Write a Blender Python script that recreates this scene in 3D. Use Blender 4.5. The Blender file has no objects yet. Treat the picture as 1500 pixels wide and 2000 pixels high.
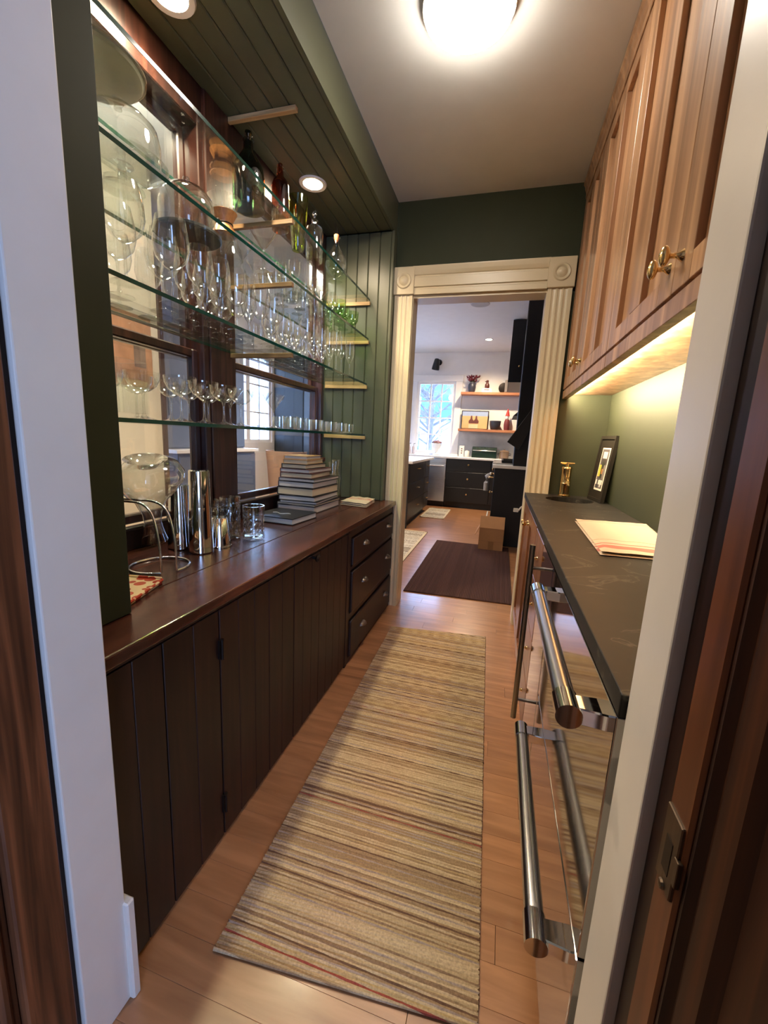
import bpy, bmesh, math, random
from mathutils import Vector, Matrix
random.seed(7)
S = bpy.context.scene
C = S.collection

# ------------------------------------------------------------------ camera
H = 1.215
cam_d = bpy.data.cameras.new('camera'); cam = bpy.data.objects.new('camera', cam_d); C.objects.link(cam)
cam_d.sensor_fit = 'HORIZONTAL'; cam_d.sensor_width = 36.0; cam_d.lens = 36.0 * 795.93 / 1500.0
cam_d.clip_start = 0.02; cam_d.clip_end = 200
R = Matrix(((0.9605553552281564, -0.09323722839187928, 0.26199280292464205),
            (0.2741031688320692, 0.15850313675941394, -0.9485484744986122),
            (0.046913349685649086, 0.9829463743659808, 0.17780765659004943)))
cam.matrix_world = Matrix.Translation((0, 0, H)) @ R.to_4x4()
S.camera = cam

# ------------------------------------------------------------------ world, exposure
S.view_settings.view_transform = 'Standard'
S.view_settings.look = 'None'
S.view_settings.gamma = 1.0
S.view_settings.use_curve_mapping = False
S.view_settings.exposure = 0.85
S.cycles.max_bounces = 8
S.cycles.adaptive_threshold = 0.05
S.cycles.diffuse_bounces = 3
S.cycles.glossy_bounces = 3
S.cycles.transmission_bounces = 4
S.cycles.transparent_max_bounces = 28
S.cycles.sample_clamp_indirect = 6.0
S.cycles.blur_glossy = 0.5
S.cycles.caustics_refractive = False
S.cycles.caustics_reflective = False
W = bpy.data.worlds.new('sky'); S.world = W; W.use_nodes = True
_bg = W.node_tree.nodes['Background']
_bg.inputs['Color'].default_value = (0.36, 0.55, 1.0, 1)
_bg.inputs['Strength'].default_value = 8.5

def portal(name, loc, rot, sx, sy):
    l = bpy.data.lights.new(name, 'AREA'); l.shape = 'RECTANGLE'; l.size = sx; l.size_y = sy
    o = bpy.data.objects.new(name, l); C.objects.link(o); o.location = loc; o.rotation_euler = rot
    l.cycles.is_portal = True
    return o
# daylight comes in from the sky through the real window openings; portals only guide its sampling
portal('daylight_portal', (-1.75, 8.24, 1.65), (math.radians(-90), 0, 0), 1.75, 1.4)
portal('daylight_portal', (-3.88, 5.75, 1.75), (0, math.radians(-90), 0), 1.4, 1.3)
portal('daylight_portal', (1.25, -2.53, 1.50), (math.radians(90), 0, 0), 1.4, 1.9)

# ------------------------------------------------------------------ materials
MATS = {}
def _new(name):
    m = bpy.data.materials.new(name); m.use_nodes = True; MATS[name] = m
    nt = m.node_tree; b = nt.nodes['Principled BSDF']
    return m, nt, b
def srgb(r, g, b):
    f = lambda c: (c / 255 / 12.92) if c / 255 <= 0.04045 else ((c / 255 + 0.055) / 1.055) ** 2.4
    return (f(r), f(g), f(b), 1)
def N(nt, t, **kw):
    n = nt.nodes.new(t)
    for k, v in kw.items(): setattr(n, k, v)
    return n
def plain(name, col, rough=0.5, metal=0.0, bump=0.0, bscale=200, spec=0.5, mottle=0.06, coat=0):
    m, nt, b = _new(name)
    tc = N(nt, 'ShaderNodeTexCoord')
    nz = N(nt, 'ShaderNodeTexNoise'); nz.inputs['Scale'].default_value = 9; nz.inputs['Detail'].default_value = 5
    nt.links.new(tc.outputs['Object'], nz.inputs['Vector'])
    rp = N(nt, 'ShaderNodeValToRGB')
    rp.color_ramp.elements[0].position = 0.3; rp.color_ramp.elements[1].position = 0.7
    rp.color_ramp.elements[0].color = tuple(c * (1 - mottle) for c in col[:3]) + (1,)
    rp.color_ramp.elements[1].color = tuple(min(1, c * (1 + mottle)) for c in col[:3]) + (1,)
    nt.links.new(nz.outputs['Fac'], rp.inputs['Fac']); nt.links.new(rp.outputs['Color'], b.inputs['Base Color'])
    b.inputs['Roughness'].default_value = rough; b.inputs['Metallic'].default_value = metal
    b.inputs['Specular IOR Level'].default_value = spec
    b.inputs['Coat Weight'].default_value = coat
    if bump:
        n2 = N(nt, 'ShaderNodeTexNoise'); n2.inputs['Scale'].default_value = bscale; n2.inputs['Detail'].default_value = 3
        nt.links.new(tc.outputs['Object'], n2.inputs['Vector'])
        bp = N(nt, 'ShaderNodeBump'); bp.inputs['Strength'].default_value = bump; bp.inputs['Distance'].default_value = 0.002
        nt.links.new(n2.outputs['Fac'], bp.inputs['Height']); nt.links.new(bp.outputs['Normal'], b.inputs['Normal'])
    return m
def wood(name, c1, c2, c3=None, axis='Z', fine=55, long=3.0, rough=0.4, bump=0.15, coat=0.0, rand=0.25, spec=0.5):
    """grain stretched along axis; each object a little lighter or darker"""
    m, nt, b = _new(name)
    tc = N(nt, 'ShaderNodeTexCoord'); oi = N(nt, 'ShaderNodeObjectInfo')
    ad = N(nt, 'ShaderNodeVectorMath', operation='ADD')
    nt.links.new(tc.outputs['Object'], ad.inputs[0])
    sc = N(nt, 'ShaderNodeVectorMath', operation='SCALE'); sc.inputs['Scale'].default_value = 13.0
    cx = N(nt, 'ShaderNodeCombineXYZ')
    for i in range(3): nt.links.new(oi.outputs['Random'], cx.inputs[i])
    nt.links.new(cx.outputs[0], sc.inputs[0]); nt.links.new(sc.outputs[0], ad.inputs[1])
    mp = N(nt, 'ShaderNodeMapping')
    s = [fine, fine, fine]; s['XYZ'.index(axis)] = long
    mp.inputs['Scale'].default_value = s
    nt.links.new(ad.outputs[0], mp.inputs['Vector'])
    nz = N(nt, 'ShaderNodeTexNoise'); nz.inputs['Scale'].default_value = 1; nz.inputs['Detail'].default_value = 6
    nz.inputs['Distortion'].default_value = 0.6
    nt.links.new(mp.outputs[0], nz.inputs['Vector'])
    rp = N(nt, 'ShaderNodeValToRGB'); e = rp.color_ramp.elements
    e[0].position = 0.30; e[1].position = 0.68; e[0].color = c1; e[1].color = c2
    if c3: x = e.new(0.5); x.color = c3
    nt.links.new(nz.outputs['Fac'], rp.inputs['Fac'])
    mr = N(nt, 'ShaderNodeMapRange'); mr.inputs['To Min'].default_value = 1 - rand; mr.inputs['To Max'].default_value = 1 + rand
    nt.links.new(oi.outputs['Random'], mr.inputs['Value'])
    mx = N(nt, 'ShaderNodeMix', data_type='RGBA', blend_type='MULTIPLY'); mx.inputs['Factor'].default_value = 1
    nt.links.new(rp.outputs['Color'], mx.inputs[6]); nt.links.new(mr.outputs[0], mx.inputs[7])
    nt.links.new(mx.outputs[2], b.inputs['Base Color'])
    b.inputs['Roughness'].default_value = rough; b.inputs['Coat Weight'].default_value = coat; b.inputs['Coat Roughness'].default_value = 0.15
    b.inputs['Specular IOR Level'].default_value = spec
    bp = N(nt, 'ShaderNodeBump'); bp.inputs['Strength'].default_value = bump; bp.inputs['Distance'].default_value = 0.001
    nt.links.new(nz.outputs['Fac'], bp.inputs['Height']); nt.links.new(bp.outputs['Normal'], b.inputs['Normal'])
    return m
def glass(name, tint=(0.97, 0.985, 0.975), base=0.05, edge=0.75, rough=0.0, power=3.0):
    """thin blown glass: clear where seen face on, mirror-like towards its rims (Fresnel)"""
    m, nt, b = _new(name); nt.nodes.remove(b)
    out = nt.nodes['Material Output']
    lw = N(nt, 'ShaderNodeLayerWeight'); lw.inputs['Blend'].default_value = 0.5
    pw = N(nt, 'ShaderNodeMath', operation='POWER'); pw.inputs[1].default_value = power
    nt.links.new(lw.outputs['Facing'], pw.inputs[0])
    mr = N(nt, 'ShaderNodeMapRange'); mr.inputs['To Min'].default_value = base; mr.inputs['To Max'].default_value = edge
    nt.links.new(pw.outputs[0], mr.inputs['Value'])
    tr = N(nt, 'ShaderNodeBsdfTransparent'); tr.inputs['Color'].default_value = tuple(tint) + (1,)
    gl = N(nt, 'ShaderNodeBsdfGlossy'); gl.inputs['Roughness'].default_value = rough; gl.inputs['Color'].default_value = (1, 1, 1, 1)
    mx = N(nt, 'ShaderNodeMixShader')
    nt.links.new(mr.outputs[0], mx.inputs['Fac']); nt.links.new(tr.outputs[0], mx.inputs[1]); nt.links.new(gl.outputs[0], mx.inputs[2])
    nt.links.new(mx.outputs[0], out.inputs['Surface'])
    return m
def emit(name, col, strength):
    m, nt, b = _new(name)
    b.inputs['Base Color'].default_value = (0.9, 0.9, 0.88, 1)
    b.inputs['Emission Color'].default_value = tuple(col) + (1,)
    b.inputs['Emission Strength'].default_value = strength
    b.inputs['Roughness'].default_value = 0.3
    return m
def steel(name, col, rough, aniso_axis='Y'):
    m, nt, b = _new(name)
    tc = N(nt, 'ShaderNodeTexCoord'); mp = N(nt, 'ShaderNodeMapping')
    s = [400, 400, 400]; s['XYZ'.index(aniso_axis)] = 3
    mp.inputs['Scale'].default_value = s
    nz = N(nt, 'ShaderNodeTexNoise'); nz.inputs['Scale'].default_value = 1; nz.inputs['Detail'].default_value = 2
    nt.links.new(tc.outputs['Object'], mp.inputs['Vector']); nt.links.new(mp.outputs[0], nz.inputs['Vector'])
    mr = N(nt, 'ShaderNodeMapRange'); mr.inputs['To Min'].default_value = rough * 0.7; mr.inputs['To Max'].default_value = rough * 1.4
    nt.links.new(nz.outputs['Fac'], mr.inputs['Value']); nt.links.new(mr.outputs[0], b.inputs['Roughness'])
    b.inputs['Base Color'].default_value = col; b.inputs['Metallic'].default_value = 1
    return m

GREEN = plain('green_paint', srgb(50, 53, 36), 0.6, spec=0.2, mottle=0.04)
GREENB = plain('green_beadboard_paint', srgb(78, 80, 60), 0.38, mottle=0.04)
WALLWHITE = plain('cream_wall_paint', srgb(225, 214, 188), 0.6, mottle=0.02)
KWALL = plain('white_kitchen_wall', srgb(238, 232, 226), 0.6, mottle=0.02)
CEIL = plain('ceiling_white', srgb(224, 224, 222), 0.7, mottle=0.02)
TRIM = plain('cream_trim_paint', srgb(204, 188, 156), 0.35, mottle=0.02)
JAMB = plain('white_jamb_paint', srgb(222, 214, 206), 0.35, mottle=0.03, bump=0.05, bscale=60)
FLOOR = wood('floor_maple', srgb(146, 97, 61), srgb(180, 127, 86), srgb(163, 112, 73), axis='X', fine=26, long=3, rough=0.34, bump=0.03, coat=0.75, rand=0.08)
MAHOG = wood('mahogany_counter', srgb(48, 22, 15), srgb(92, 48, 34), srgb(70, 34, 24), axis='Y', fine=40, long=2.5, rough=0.25, bump=0.05, coat=0.25, rand=0.12)
DARKW = wood('dark_cabinet_wood', srgb(26, 13, 9), srgb(46, 24, 17), srgb(35, 18, 13), axis='Z', fine=45, long=2.5, rough=0.42, bump=0.08, rand=0.12, spec=0.35)
WINW = wood('window_mahogany', srgb(38, 19, 14), srgb(74, 43, 33), srgb(54, 29, 23), axis='Z', fine=45, long=2.5, rough=0.3, bump=0.08, coat=0.3, rand=0.1)
WALNUT = wood('upper_cabinet_walnut', srgb(130, 93, 67), srgb(200, 156, 117), srgb(164, 122, 89), axis='Z', fine=20, long=0.6, rough=0.34, bump=0.03, coat=0.2, rand=0.08)
BASEW = wood('right_base_wood', srgb(96, 58, 36), srgb(150, 100, 66), srgb(120, 76, 48), axis='Z', fine=30, long=1.2, rough=0.3, bump=0.06, coat=0.25, rand=0.08)
OAKD = wood('near_door_oak', srgb(34, 16, 8), srgb(84, 46, 24), srgb(58, 30, 15), axis='Z', fine=38, long=1.8, rough=0.55, spec=0.3, bump=0.2, rand=0.12)
OAKL = wood('open_door_oak', srgb(44, 22, 13), srgb(122, 74, 46), srgb(86, 50, 30), axis='Z', fine=60, long=2.2, rough=0.5, spec=0.35, bump=0.2, rand=0.1)
OAKO = wood('near_jamb_orange_wood', srgb(74, 36, 15), srgb(118, 64, 30), srgb(94, 48, 21), axis='Z', fine=38, long=1.8, rough=0.4, bump=0.15, rand=0.08)
CLEAT = wood('cleat_oak', srgb(168, 126, 78), srgb(214, 176, 124), axis='X', fine=60, long=4, rough=0.5, rand=0.08)
CLEATD = wood('bracket_oak', srgb(120, 88, 54), srgb(158, 120, 78), axis='X', fine=60, long=4, rough=0.5, rand=0.08)
SHELFW = wood('kitchen_shelf_oak', srgb(158, 98, 66), srgb(196, 132, 92), axis='X', fine=50, long=4, rough=0.5, rand=0.05)
GLASS = glass('clear_glass', base=0.09, edge=0.95, power=2.4)
GLASSTH = glass('thick_clear_glass', (0.94, 0.965, 0.955), base=0.10, edge=0.95, power=2.0)
PANE = glass('window_pane', (0.97, 0.98, 0.98), base=0.06, edge=0.9, power=4.5)
SHELFG = glass('shelf_glass_face', (0.93, 0.97, 0.95), base=0.05, edge=0.85, power=4.5)
DECG = glass('decanter_glass', (0.95, 0.97, 0.96), base=0.08, edge=0.95, power=1.4)
GREENG = glass('green_bottle_glass', (0.16, 0.34, 0.08), base=0.08, edge=0.8)
DKGREENG = glass('dark_green_bottle_glass', (0.10, 0.16, 0.10), base=0.08, edge=0.7)
AMBERG = glass('amber_bottle_glass', (0.45, 0.17, 0.08), base=0.08, edge=0.7)
YGREENG = glass('yellow_green_glass', (0.75, 0.82, 0.34), base=0.08, edge=0.8)
PGREENG = glass('pale_green_goblet_glass', (0.55, 0.75, 0.42), base=0.08, edge=0.8)
SHELFE = plain('shelf_glass_edge', srgb(20, 62, 50), 0.12, mottle=0.2)
STEEL = steel('brushed_stainless', (0.62, 0.60, 0.58, 1), 0.22, 'Y')
STEELF = steel('fridge_stainless_front', (0.50, 0.47, 0.45, 1), 0.07, 'Y')
CHROME = steel('polished_chrome', (0.75, 0.75, 0.75, 1), 0.06, 'Y')
STEELK = steel('dishwasher_stainless', (0.80, 0.82, 0.86, 1), 0.30, 'X')
BRASS = steel('brass', (0.80, 0.56, 0.25, 1), 0.18, 'Z')
BRONZE = steel('dark_bronze', (0.14, 0.10, 0.07, 1), 0.4, 'Z')
PEWTER = steel('aged_pewter', (0.20, 0.17, 0.15, 1), 0.35, 'Y')
IRON = plain('dark_iron', srgb(34, 24, 20), 0.45, metal=0.6)
BLACKM = plain('black_painted_metal', srgb(18, 18, 20), 0.35)
NAVY = plain('blue_black_cabinet_paint', srgb(23, 23, 26), 0.4, mottle=0.04)
BLUEGREY = plain('blue_grey_cabinet_paint', srgb(88, 98, 118), 0.45, mottle=0.04)
WHITEST = plain('white_quartz', srgb(236, 234, 230), 0.25, mottle=0.03)
PLATE = plain('switch_plate_ivory', srgb(232, 222, 200), 0.4)
PAPER = plain('book_pages', srgb(198, 176, 140), 0.8, mottle=0.08)
PAPERW = plain('book_pages_white', srgb(196, 184, 168), 0.8, mottle=0.05)
COVERD = plain('dark_book_cover', srgb(34, 26, 24), 0.4)
COVERB = plain('black_book_cover', srgb(26, 24, 22), 0.3)
COVERR = plain('maroon_book_cover', srgb(84, 44, 38), 0.5)
COVERT = plain('tan_book_cover', srgb(176, 132, 84), 0.5)
COVERG = plain('grey_book_cover', srgb(66, 60, 58), 0.5)
CARD = plain('cardboard', srgb(172, 126, 86), 0.8, mottle=0.06)
TAPE = plain('packing_tape', srgb(150, 108, 72), 0.3)
CERAM = plain('white_ceramic', srgb(232, 228, 220), 0.2)
PLATTER = plain('cream_platter', srgb(206, 196, 168), 0.3)
PLATTERRIM = plain('brown_platter_rim', srgb(120, 92, 62), 0.4)
SLATE = plain('dark_slate', srgb(42, 42, 42), 0.5, bump=0.2, bscale=80, mottle=0.15)
TAN = plain('tan_chair_leather', srgb(186, 150, 124), 0.4)
LINENC = None

def stone():
    m, nt, b = _new('soapstone_counter')
    tc = N(nt, 'ShaderNodeTexCoord')
    n1 = N(nt, 'ShaderNodeTexNoise'); n1.inputs['Scale'].default_value = 5.5; n1.inputs['Detail'].default_value = 8; n1.inputs['Distortion'].default_value = 2.2
    nt.links.new(tc.outputs['Object'], n1.inputs['Vector'])
    rp = N(nt, 'ShaderNodeValToRGB'); e = rp.color_ramp.elements
    e[0].position = 0.30; e[0].color = srgb(34, 33, 29); e[1].position = 0.72; e[1].color = srgb(43, 41, 36)
    for p, c in ((0.58, srgb(38, 36, 32)), (0.612, srgb(74, 71, 63)), (0.63, srgb(39, 37, 33))):
        x = e.new(p); x.color = c
    nt.links.new(n1.outputs['Fac'], rp.inputs['Fac']); nt.links.new(rp.outputs['Color'], b.inputs['Base Color'])
    b.inputs['Roughness'].default_value = 0.5; b.inputs['Specular IOR Level'].default_value = 0.22
    return m
STONE = stone()

def rug_mat(name, stops, rows, jitter=0.35, rough=0.95, axis=1, fuzz=0.3):
    """woven rows: each row of yarn takes a colour of its own from the list"""
    m, nt, b = _new(name)
    tc = N(nt, 'ShaderNodeTexCoord'); sp = N(nt, 'ShaderNodeSeparateXYZ'); nt.links.new(tc.outputs['Object'], sp.inputs[0])
    nz = N(nt, 'ShaderNodeTexNoise'); nz.inputs['Scale'].default_value = 60
    nt.links.new(tc.outputs['Object'], nz.inputs['Vector'])
    mu = N(nt, 'ShaderNodeMath', operation='MULTIPLY_ADD'); mu.inputs[1].default_value = rows
    nt.links.new(sp.outputs[axis], mu.inputs[0])
    j = N(nt, 'ShaderNodeMath', operation='MULTIPLY'); j.inputs[1].default_value = jitter
    nt.links.new(nz.outputs['Fac'], j.inputs[0]); nt.links.new(j.outputs[0], mu.inputs[2])
    fl = N(nt, 'ShaderNodeMath', operation='FLOOR'); nt.links.new(mu.outputs[0], fl.inputs[0])
    wn = N(nt, 'ShaderNodeTexWhiteNoise', noise_dimensions='1D'); nt.links.new(fl.outputs[0], wn.inputs['W'])
    # broad drift of tone along the rug
    n2 = N(nt, 'ShaderNodeTexNoise', noise_dimensions='1D'); n2.inputs['Scale'].default_value = 9; n2.inputs['Detail'].default_value = 3
    nt.links.new(sp.outputs[axis], n2.inputs['W'])
    a = N(nt, 'ShaderNodeMath', operation='MULTIPLY_ADD'); a.inputs[1].default_value = 0.30
    nt.links.new(n2.outputs['Fac'], a.inputs[0])
    hm = N(nt, 'ShaderNodeMath', operation='MULTIPLY'); hm.inputs[1].default_value = 0.88
    nt.links.new(wn.outputs['Value'], hm.inputs[0]); nt.links.new(hm.outputs[0], a.inputs[2])
    rp = N(nt, 'ShaderNodeValToRGB'); rp.color_ramp.interpolation = 'CONSTANT'; e = rp.color_ramp.elements
    e[0].position = 0; e[0].color = stops[0][1]; e[1].position = stops[1][0]; e[1].color = stops[1][1]
    for p, c in stops[2:]:
        x = e.new(p); x.color = c
    nt.links.new(a.outputs[0], rp.inputs['Fac'])
    n3 = N(nt, 'ShaderNodeTexNoise'); n3.inputs['Scale'].default_value = 210; nt.links.new(tc.outputs['Object'], n3.inputs['Vector'])
    mr = N(nt, 'ShaderNodeMapRange'); mr.inputs['To Min'].default_value = 1 - fuzz; mr.inputs['To Max'].default_value = 1 + fuzz
    nt.links.new(n3.outputs['Fac'], mr.inputs['Value'])
    mx = N(nt, 'ShaderNodeMix', data_type='RGBA', blend_type='MULTIPLY'); mx.inputs['Factor'].default_value = 1
    nt.links.new(rp.outputs['Color'], mx.inputs[6]); nt.links.new(mr.outputs[0], mx.inputs[7])
    nt.links.new(mx.outputs[2], b.inputs['Base Color'])
    b.inputs['Roughness'].default_value = rough; b.inputs['Specular IOR Level'].default_value = 0.1
    bp = N(nt, 'ShaderNodeBump'); bp.inputs['Strength'].default_value = 0.5; bp.inputs['Distance'].default_value = 0.002
    nt.links.new(n3.outputs['Fac'], bp.inputs['Height']); nt.links.new(bp.outputs['Normal'], b.inputs['Normal'])
    return m
RUNNER = rug_mat('runner_yarn', [(0, srgb(104, 80, 62)), (0.09, srgb(172, 146, 114)), (0.22, srgb(152, 124, 94)), (0.34, srgb(186, 160, 128)),
                                 (0.46, srgb(136, 108, 84)), (0.54, srgb(176, 150, 116)), (0.64, srgb(156, 136, 124)), (0.74, srgb(188, 163, 130)),
                                 (0.84, srgb(150, 121, 90)), (0.93, srgb(104, 76, 60)), (0.985, srgb(144, 72, 60)), (1.01, srgb(172, 144, 104))], 225, fuzz=0.45)
MATB = rug_mat('brown_mat_weave', [(0, srgb(72, 49, 43)), (0.4, srgb(75, 51, 45)), (0.5, srgb(72, 49, 43)), (0.6, srgb(78, 53, 47))], 45, jitter=0.05, axis=0, fuzz=0.15)
RUGK = rug_mat('pale_kitchen_rug', [(0, srgb(150, 138, 122)), (0.4, srgb(186, 172, 152)), (0.55, srgb(132, 118, 104)), (0.65, srgb(196, 186, 168))], 40, jitter=6, fuzz=0.3)

def towel_mat(name, stripes, axis=1):
    m, nt, b = _new(name)
    tc = N(nt, 'ShaderNodeTexCoord'); sp = N(nt, 'ShaderNodeSeparateXYZ'); nt.links.new(tc.outputs['Generated'], sp.inputs[0])
    rp = N(nt, 'ShaderNodeValToRGB'); rp.color_ramp.interpolation = 'CONSTANT'; e = rp.color_ramp.elements
    e[0].color = stripes[0][1]; e[1].position = stripes[1][0]; e[1].color = stripes[1][1]
    for p, c in stripes[2:]:
        x = e.new(p); x.color = c
    nt.links.new(sp.outputs[axis], rp.inputs['Fac']); nt.links.new(rp.outputs['Color'], b.inputs['Base Color'])
    b.inputs['Roughness'].default_value = 0.95
    n3 = N(nt, 'ShaderNodeTexNoise'); n3.inputs['Scale'].default_value = 60; nt.links.new(tc.outputs['Object'], n3.inputs['Vector'])
    bp = N(nt, 'ShaderNodeBump'); bp.inputs['Strength'].default_value = 0.35; bp.inputs['Distance'].default_value = 0.004
    nt.links.new(n3.outputs['Fac'], bp.inputs['Height']); nt.links.new(bp.outputs['Normal'], b.inputs['Normal'])
    return m
_cr, _pk, _gy = srgb(200, 178, 152), srgb(182, 112, 96), srgb(162, 136, 112)
TOWEL1 = towel_mat('striped_towel', [(0, _cr), (0.06, _pk), (0.12, _cr), (0.15, _pk), (0.17, _cr), (0.25, _gy), (0.26, _cr), (0.82, _gy), (0.83, _cr), (0.86, _gy), (0.87, _cr)], axis=1)
TOWEL2 = towel_mat('folded_towel', [(0, _cr), (0.42, _pk), (0.46, _cr), (0.52, _pk), (0.60, _cr), (0.64, _pk), (0.67, _cr)], axis=1)

def tray_mat():
    m, nt, b = _new('red_dotted_tray')
    tc = N(nt, 'ShaderNodeTexCoord'); v = N(nt, 'ShaderNodeTexVoronoi'); v.inputs['Scale'].default_value = 26; v.inputs['Randomness'].default_value = 0.6
    nt.links.new(tc.outputs['Object'], v.inputs['Vector'])
    rp = N(nt, 'ShaderNodeValToRGB'); rp.color_ramp.interpolation = 'CONSTANT'; e = rp.color_ramp.elements
    e[0].color = srgb(178, 62, 42); e[1].position = 0.40; e[1].color = srgb(232, 196, 150)
    nt.links.new(v.outputs['Distance'], rp.inputs['Fac']); nt.links.new(rp.outputs['Color'], b.inputs['Base Color'])
    b.inputs['Roughness'].default_value = 0.15
    return m
TRAYM = tray_mat()

# ------------------------------------------------------------------ mesh helpers
class MB:
    def __init__(s): s.v = []; s.f = []; s.mi = []; s.cur = 0
    def add(s, vs, fs):
        n = len(s.v); s.v += [tuple(v) for v in vs]; s.f += [tuple(i + n for i in f) for f in fs]; s.mi += [s.cur] * len(fs); return s
    def box(s, x0, x1, y0, y1, z0, z1):
        x0, x1 = sorted((x0, x1)); y0, y1 = sorted((y0, y1)); z0, z1 = sorted((z0, z1))
        v = [(x, y, z) for z in (z0, z1) for y in (y0, y1) for x in (x0, x1)]
        return s.add(v, [(0, 2, 3, 1), (4, 5, 7, 6), (0, 1, 5, 4), (2, 6, 7, 3), (0, 4, 6, 2), (1, 3, 7, 5)])
    def obox(s, c, size, rz=0.0, M=None):
        m = M if M is not None else Matrix.Rotation(rz, 3, 'Z')
        hx, hy, hz = (d / 2 for d in size)
        v = [Vector(c) + m @ Vector((x, y, z)) for z in (-hz, hz) for y in (-hy, hy) for x in (-hx, hx)]
        return s.add(v, [(0, 2, 3, 1), (4, 5, 7, 6), (0, 1, 5, 4), (2, 6, 7, 3), (0, 4, 6, 2), (1, 3, 7, 5)])
    def lathe(s, prof, c=(0, 0, 0), seg=20, M=None, rfun=None):
        m = M or Matrix.Identity(3); c = Vector(c); vs = []; fs = []; rows = []
        for i, (r, z) in enumerate(prof):
            if r < 1e-5:
                rows.append([len(vs)]); vs.append(c + m @ Vector((0, 0, z)))
            else:
                row = []
                for k in range(seg):
                    a = 2 * math.pi * k / seg; rr = rfun(r, z, k, i) if rfun else r
                    row.append(len(vs)); vs.append(c + m @ Vector((rr * math.cos(a), rr * math.sin(a), z)))
                rows.append(row)
        for a, b in zip(rows, rows[1:]):
            for k in range(seg):
                k2 = (k + 1) % seg
                if len(a) == 1 and len(b) == 1: continue
                if len(a) == 1: fs.append((a[0], b[k2], b[k]))
                elif len(b) == 1: fs.append((a[k], a[k2], b[0]))
                else: fs.append((a[k], a[k2], b[k2], b[k]))
        return s.add(vs, fs)
    def tube(s, pts, r, seg=10, closed=False, caps=True):
        pts = [Vector(p) for p in pts]; n = len(pts); vs = []; fs = []
        up = Vector((0.013, 0.027, 1)).normalized()
        for i, p in enumerate(pts):
            if closed: t = pts[(i + 1) % n] - pts[i - 1]
            else: t = pts[min(i + 1, n - 1)] - pts[max(i - 1, 0)]
            t.normalize()
            a = t.cross(up)
            if a.length < 0.1: a = t.cross(Vector((1, 0, 0)))
            a.normalize(); b = t.cross(a)
            rr = r[i] if isinstance(r, (list, tuple)) else r
            for k in range(seg):
                w = 2 * math.pi * k / seg
                vs.append(p + a * (rr * math.cos(w)) + b * (rr * math.sin(w)))
        for i in range(n if closed else n - 1):
            j = (i + 1) % n
            for k in range(seg):
                k2 = (k + 1) % seg
                fs.append((i * seg + k, j * seg + k, j * seg + k2, i * seg + k2))
        if caps and not closed:
            fs.append(tuple(range(seg))); fs.append(tuple((n - 1) * seg + k for k in reversed(range(seg))))
        return s.add(vs, fs)
    def prism(s, poly, axis, a0, a1):
        """poly: 2-D outline; axis X -> (y,z), Y -> (x,z), Z -> (x,y)"""
        def p3(u, v, w): return {'X': (w, u, v), 'Y': (u, w, v), 'Z': (u, v, w)}[axis]
        n = len(poly)
        vs = [p3(u, v, a0) for u, v in poly] + [p3(u, v, a1) for u, v in poly]
        fs = [tuple(range(n)), tuple(range(2 * n - 1, n - 1, -1))] + [(i, (i + 1) % n, n + (i + 1) % n, n + i) for i in range(n)]
        return s.add(vs, fs)
    def ellipsoid(s, c, rx, ry, rz, seg=14, rings=8):
        vs = []; fs = []
        prof = [(math.sin(math.pi * i / rings), -math.cos(math.pi * i / rings)) for i in range(rings + 1)]
        sub = MB(); sub.lathe([(max(r, 0) if 0 < i < rings else 0, z) for i, (r, z) in enumerate(prof)], seg=seg)
        return s.add([(c[0] + v[0] * rx, c[1] + v[1] * ry, c[2] + v[2] * rz) for v in sub.v], sub.f)
    def mesh(s, name, base=(0, 0, 0), bevel=0.0, smooth=False, mats=(), seg=1):
        me = bpy.data.meshes.new(name)
        b = Vector(base)
        me.from_pydata([Vector(v) - b for v in s.v], [], s.f)
        for p, i in zip(me.polygons, s.mi): p.material_index = i
        bm = bmesh.new(); bm.from_mesh(me)
        bmesh.ops.recalc_face_normals(bm, faces=bm.faces)
        if bevel:
            bmesh.ops.bevel(bm, geom=list(bm.edges), offset=bevel, segments=seg, affect='EDGES', profile=0.5, clamp_overlap=True)
        bm.to_mesh(me); bm.free()
        for m in mats: me.materials.append(m)
        if smooth:
            me.polygons.foreach_set('use_smooth', [True] * len(me.polygons))
            try: me.set_sharp_from_angle(angle=math.radians(38))
            except Exception: pass
        me.update(); return me
    def build(s, name, mat, parent=None, bevel=0.0, smooth=False, seg=1, **tags):
        base = parent_base(parent) if parent is not None else tags.pop('base', (0, 0, 0))
        tags.pop('base', None)
        mats = mat if isinstance(mat, (list, tuple)) else (mat,)
        me = s.mesh(name, base, bevel, smooth, mats, seg)
        o = bpy.data.objects.new(name, me); C.objects.link(o)
        if parent is not None: o.parent = parent
        else: o.location = base
        for k, v in tags.items(): o[k] = v
        return o
def parent_base(p):
    b = Vector((0, 0, 0))
    while p is not None: b += p.location; p = p.parent
    return b
def thing(name, label, category, base, group=None, rz=0.0, kind=None):
    o = bpy.data.objects.new(name, None); C.objects.link(o); o.location = base; o.empty_display_size = 0.05
    o.rotation_euler = (0, 0, rz)
    if label: o['label'] = label
    if category: o['category'] = category
    if group: o['group'] = group
    if kind: o['kind'] = kind
    return o
def struct(name, base=(0, 0, 0)):
    return thing(name, None, None, base, kind='structure')
def bx(*a): return MB().box(*a)
def inst(name, me, parent=None, loc=(0, 0, 0), rz=0.0, **tags):
    o = bpy.data.objects.new(name, me); C.objects.link(o); o.location = loc; o.rotation_euler = (0, 0, rz)
    if parent is not None: o.parent = parent
    for k, v in tags.items(): o[k] = v
    return o
ORD = 'first second third fourth fifth sixth seventh eighth ninth tenth eleventh twelfth thirteenth fourteenth fifteenth sixteenth seventeenth eighteenth nineteenth twentieth'.split()

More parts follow.
